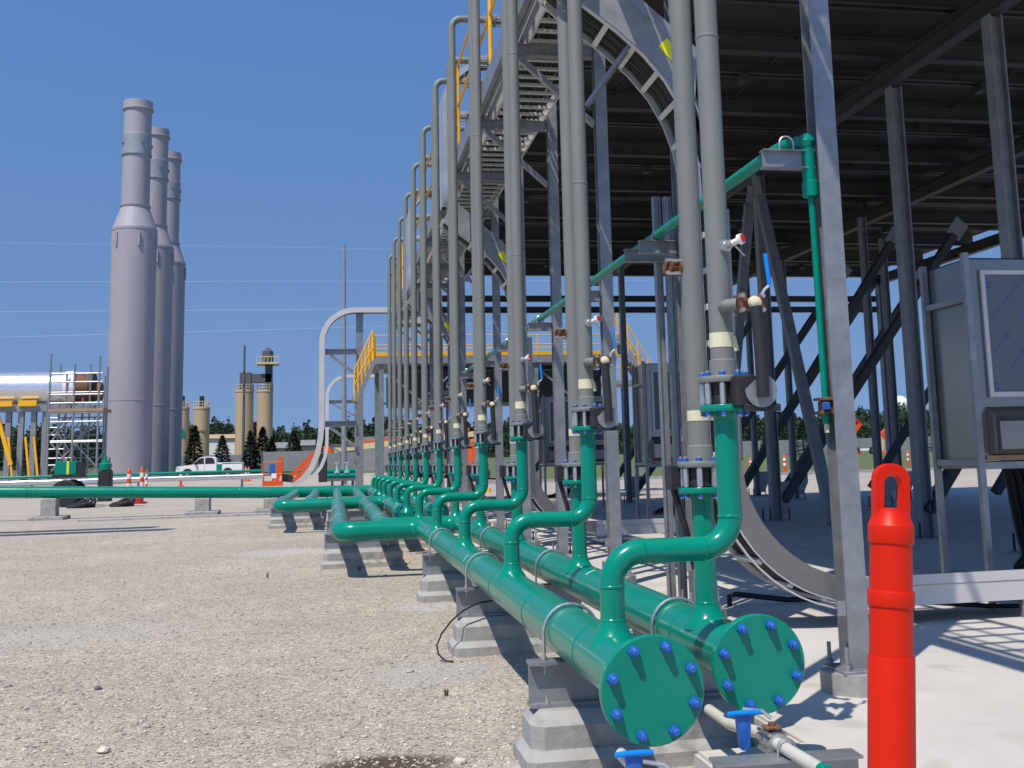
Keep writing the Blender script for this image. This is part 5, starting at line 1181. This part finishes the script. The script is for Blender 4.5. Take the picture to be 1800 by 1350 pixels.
# delineators / barrels
def far_post(label, px, Y, h, r=0.06):
    x = at(px, 830, Y).x; z0 = gz(Y); t = thing('safety_post', label, 'traffic post', (x, Y, z0), 'small orange and white safety posts')
    b = MB(); b.lathe((x, Y, z0), (0, 0, 1), [(0, 0.22), (0.06, 0.22), (0.08, r), (h*0.45, r)], 14); b.build('lower_tube', 'lift', t)
    for i, m_ in enumerate(('white', 'lift', 'white')): b = MB(); b.lathe((x, Y, z0), (0, 0, 1), [(h*(0.45+0.13*i), r), (h*(0.58+0.13*i), r)], 14); b.build('band', m_, t)
    b = MB(); b.lathe((x, Y, z0), (0, 0, 1), [(h*0.84, r), (h*0.95, r*0.8), (h, r*0.3)], 14); b.build('top', 'lift', t)
for l, px, Y, h, r in (('safety post left of the red can by the stack base', 227, 46, 1.35, 0.085), ('safety post right behind the red can', 250, 46.5, 1.4, 0.08), ('thin safety post beside the middle stack', 258, 60, 1.3, 0.06), ('safety post beside the pickup front wheel', 318, 80, 1.0, 0.09),
                    ('left safety post behind the pickup tail', 432, 85, 1.1, 0.07), ('right safety post behind the pickup tail', 437, 85, 1.05, 0.07), ('safety post on lawn edge seen right of the front green riser', 1320, 70, 1.0, 0.09), ('safety post left of the steep brace on the lawn edge', 1380, 64, 1.15, 0.09), ('safety post above the red post handle', 1598, 72, 1.2, 0.09), ('safety post seen beside the small cabinet', 941, 60, 1.2, 0.09)):
    far_post('small orange white '+l, px, Y, h, r)
b = MB(); x_ = at(245, 830, 46).x; b.lathe((x_, 46, 0), (0, 0, 1), [(0, 0.16), (0.5, 0.16), (0.55, 0.1), (0.62, 0.05)], 16); b.build('fuel_can', 'red', label='red fuel can on gravel between the orange posts', cat='can')
# machines beyond the pad at the right
Y = 130.0; X = lambda px: at(px, 800, Y).x; Zp = lambda py: at(1550, py, Y).z
t = thing('excavator', 'orange and cream machine arm beyond the lawn at the right', 'excavator', (X(1556), Y, gz(Y)))
b = MB(); b.bar((X(1548), Y, Zp(792)), (X(1553), Y, Zp(764)), 0.5, 0.6); b.build('lower_arm', 'cream', t)
b = MB(); b.bar((X(1551), Y, Zp(768)), (X(1572), Y, Zp(752)), 0.6, 0.9); b.build('boom', 'lift', t)
b = MB(); b.cbox((X(1538), Y-1, gz(Y)), (X(1562), Y+1, Zp(794)), 0.1); b.build('body', 'lift', t)
t = thing('red_trailer', 'red and white trailer parked beyond the lawn', 'trailer', (X(1515), Y, gz(Y)))
b = MB(); b.cbox((X(1502), Y, gz(Y)+0.5), (X(1545), Y+2, Zp(788)), 0.05); b.build('body', 'white', t)
b = MB(); b.cbox((X(1500), Y-0.05, gz(Y)+0.4), (X(1514), Y+1.9, Zp(796)), 0.05); b.build('cab', 'red', t)
for px in (1506, 1535): wheel(t, (X(px), Y+0.1, gz(Y)+0.5), 0.5, 0.3)
t = thing('man_lift', 'distant orange and white lift arm behind the front column', 'lift', (X(1500), 150, gz(150)))
b = MB(); b.bar(at(1470, 800, 150), at(1512, 745, 150), 0.5, 0.5); b.build('arm', 'lift', t)
b = MB(); b.bar(at(1512, 745, 150), at(1490, 725, 150), 0.4, 0.4); b.build('upper_arm', 'red', t)
b = MB(); b.cbox(at(1484, 728, 150)-Vector((0, 0.5, 0.4)), at(1494, 716, 150)+Vector((0, 0.5, 0.2)), 0.05); b.build('basket', 'white', t)
b = MB(); b.cbox((at(1460, 800, 150).x, 149, gz(150)), (at(1482, 800, 150).x, 151, gz(150)+1.6), 0.1); b.build('chassis', 'lift', t)
b = MB(); b.cbox((at(1372, 833, 62).x, 60.5, 0), (at(1408, 833, 62).x, 60.9, 0.30), 0.03); b.build('concrete_barrier', 'conc', label='small pale concrete block on the lawn edge beside the steep brace', cat='barrier')
X = lambda px: at(px, 800, 46.0).x
b = MB(); b.cyl((X(858), 46, 0), (X(858), 46, at(858, 858, 46).z), 0.09, 12); b.build('bollard', 'yellow', label='yellow bollard glimpsed low between the fourth and fifth risers', cat='bollard')
# unseen pipes and posts, added at left to throw long shadow bars on gravel
t = thing('added_shadow_caster', 'unseen high pipes added left of the frame to cast shadow bars on the gravel', 'shadow caster', (-12, 29, 0))
for yy, xe in ((21.2, -8.6), (20.0, -8.1)):
    b = MB(); b.cyl((-24, yy, 12.5), (xe, yy, 12.5), 0.34, 16); b.build('pipe', 'alu', t)
for xx in (-22, -15.5): b = MB(); b.ibeam((xx, 20.6, 0), (xx, 20.6, 12.1), 0.3, 0.3, (0, 1, 0)); b.build('post', 'galv', t); b = MB(); b.bar((xx, 19.6, 12.12), (xx, 21.6, 12.12), 0.15, 0.08); b.build('cross_arm', 'galv', t)
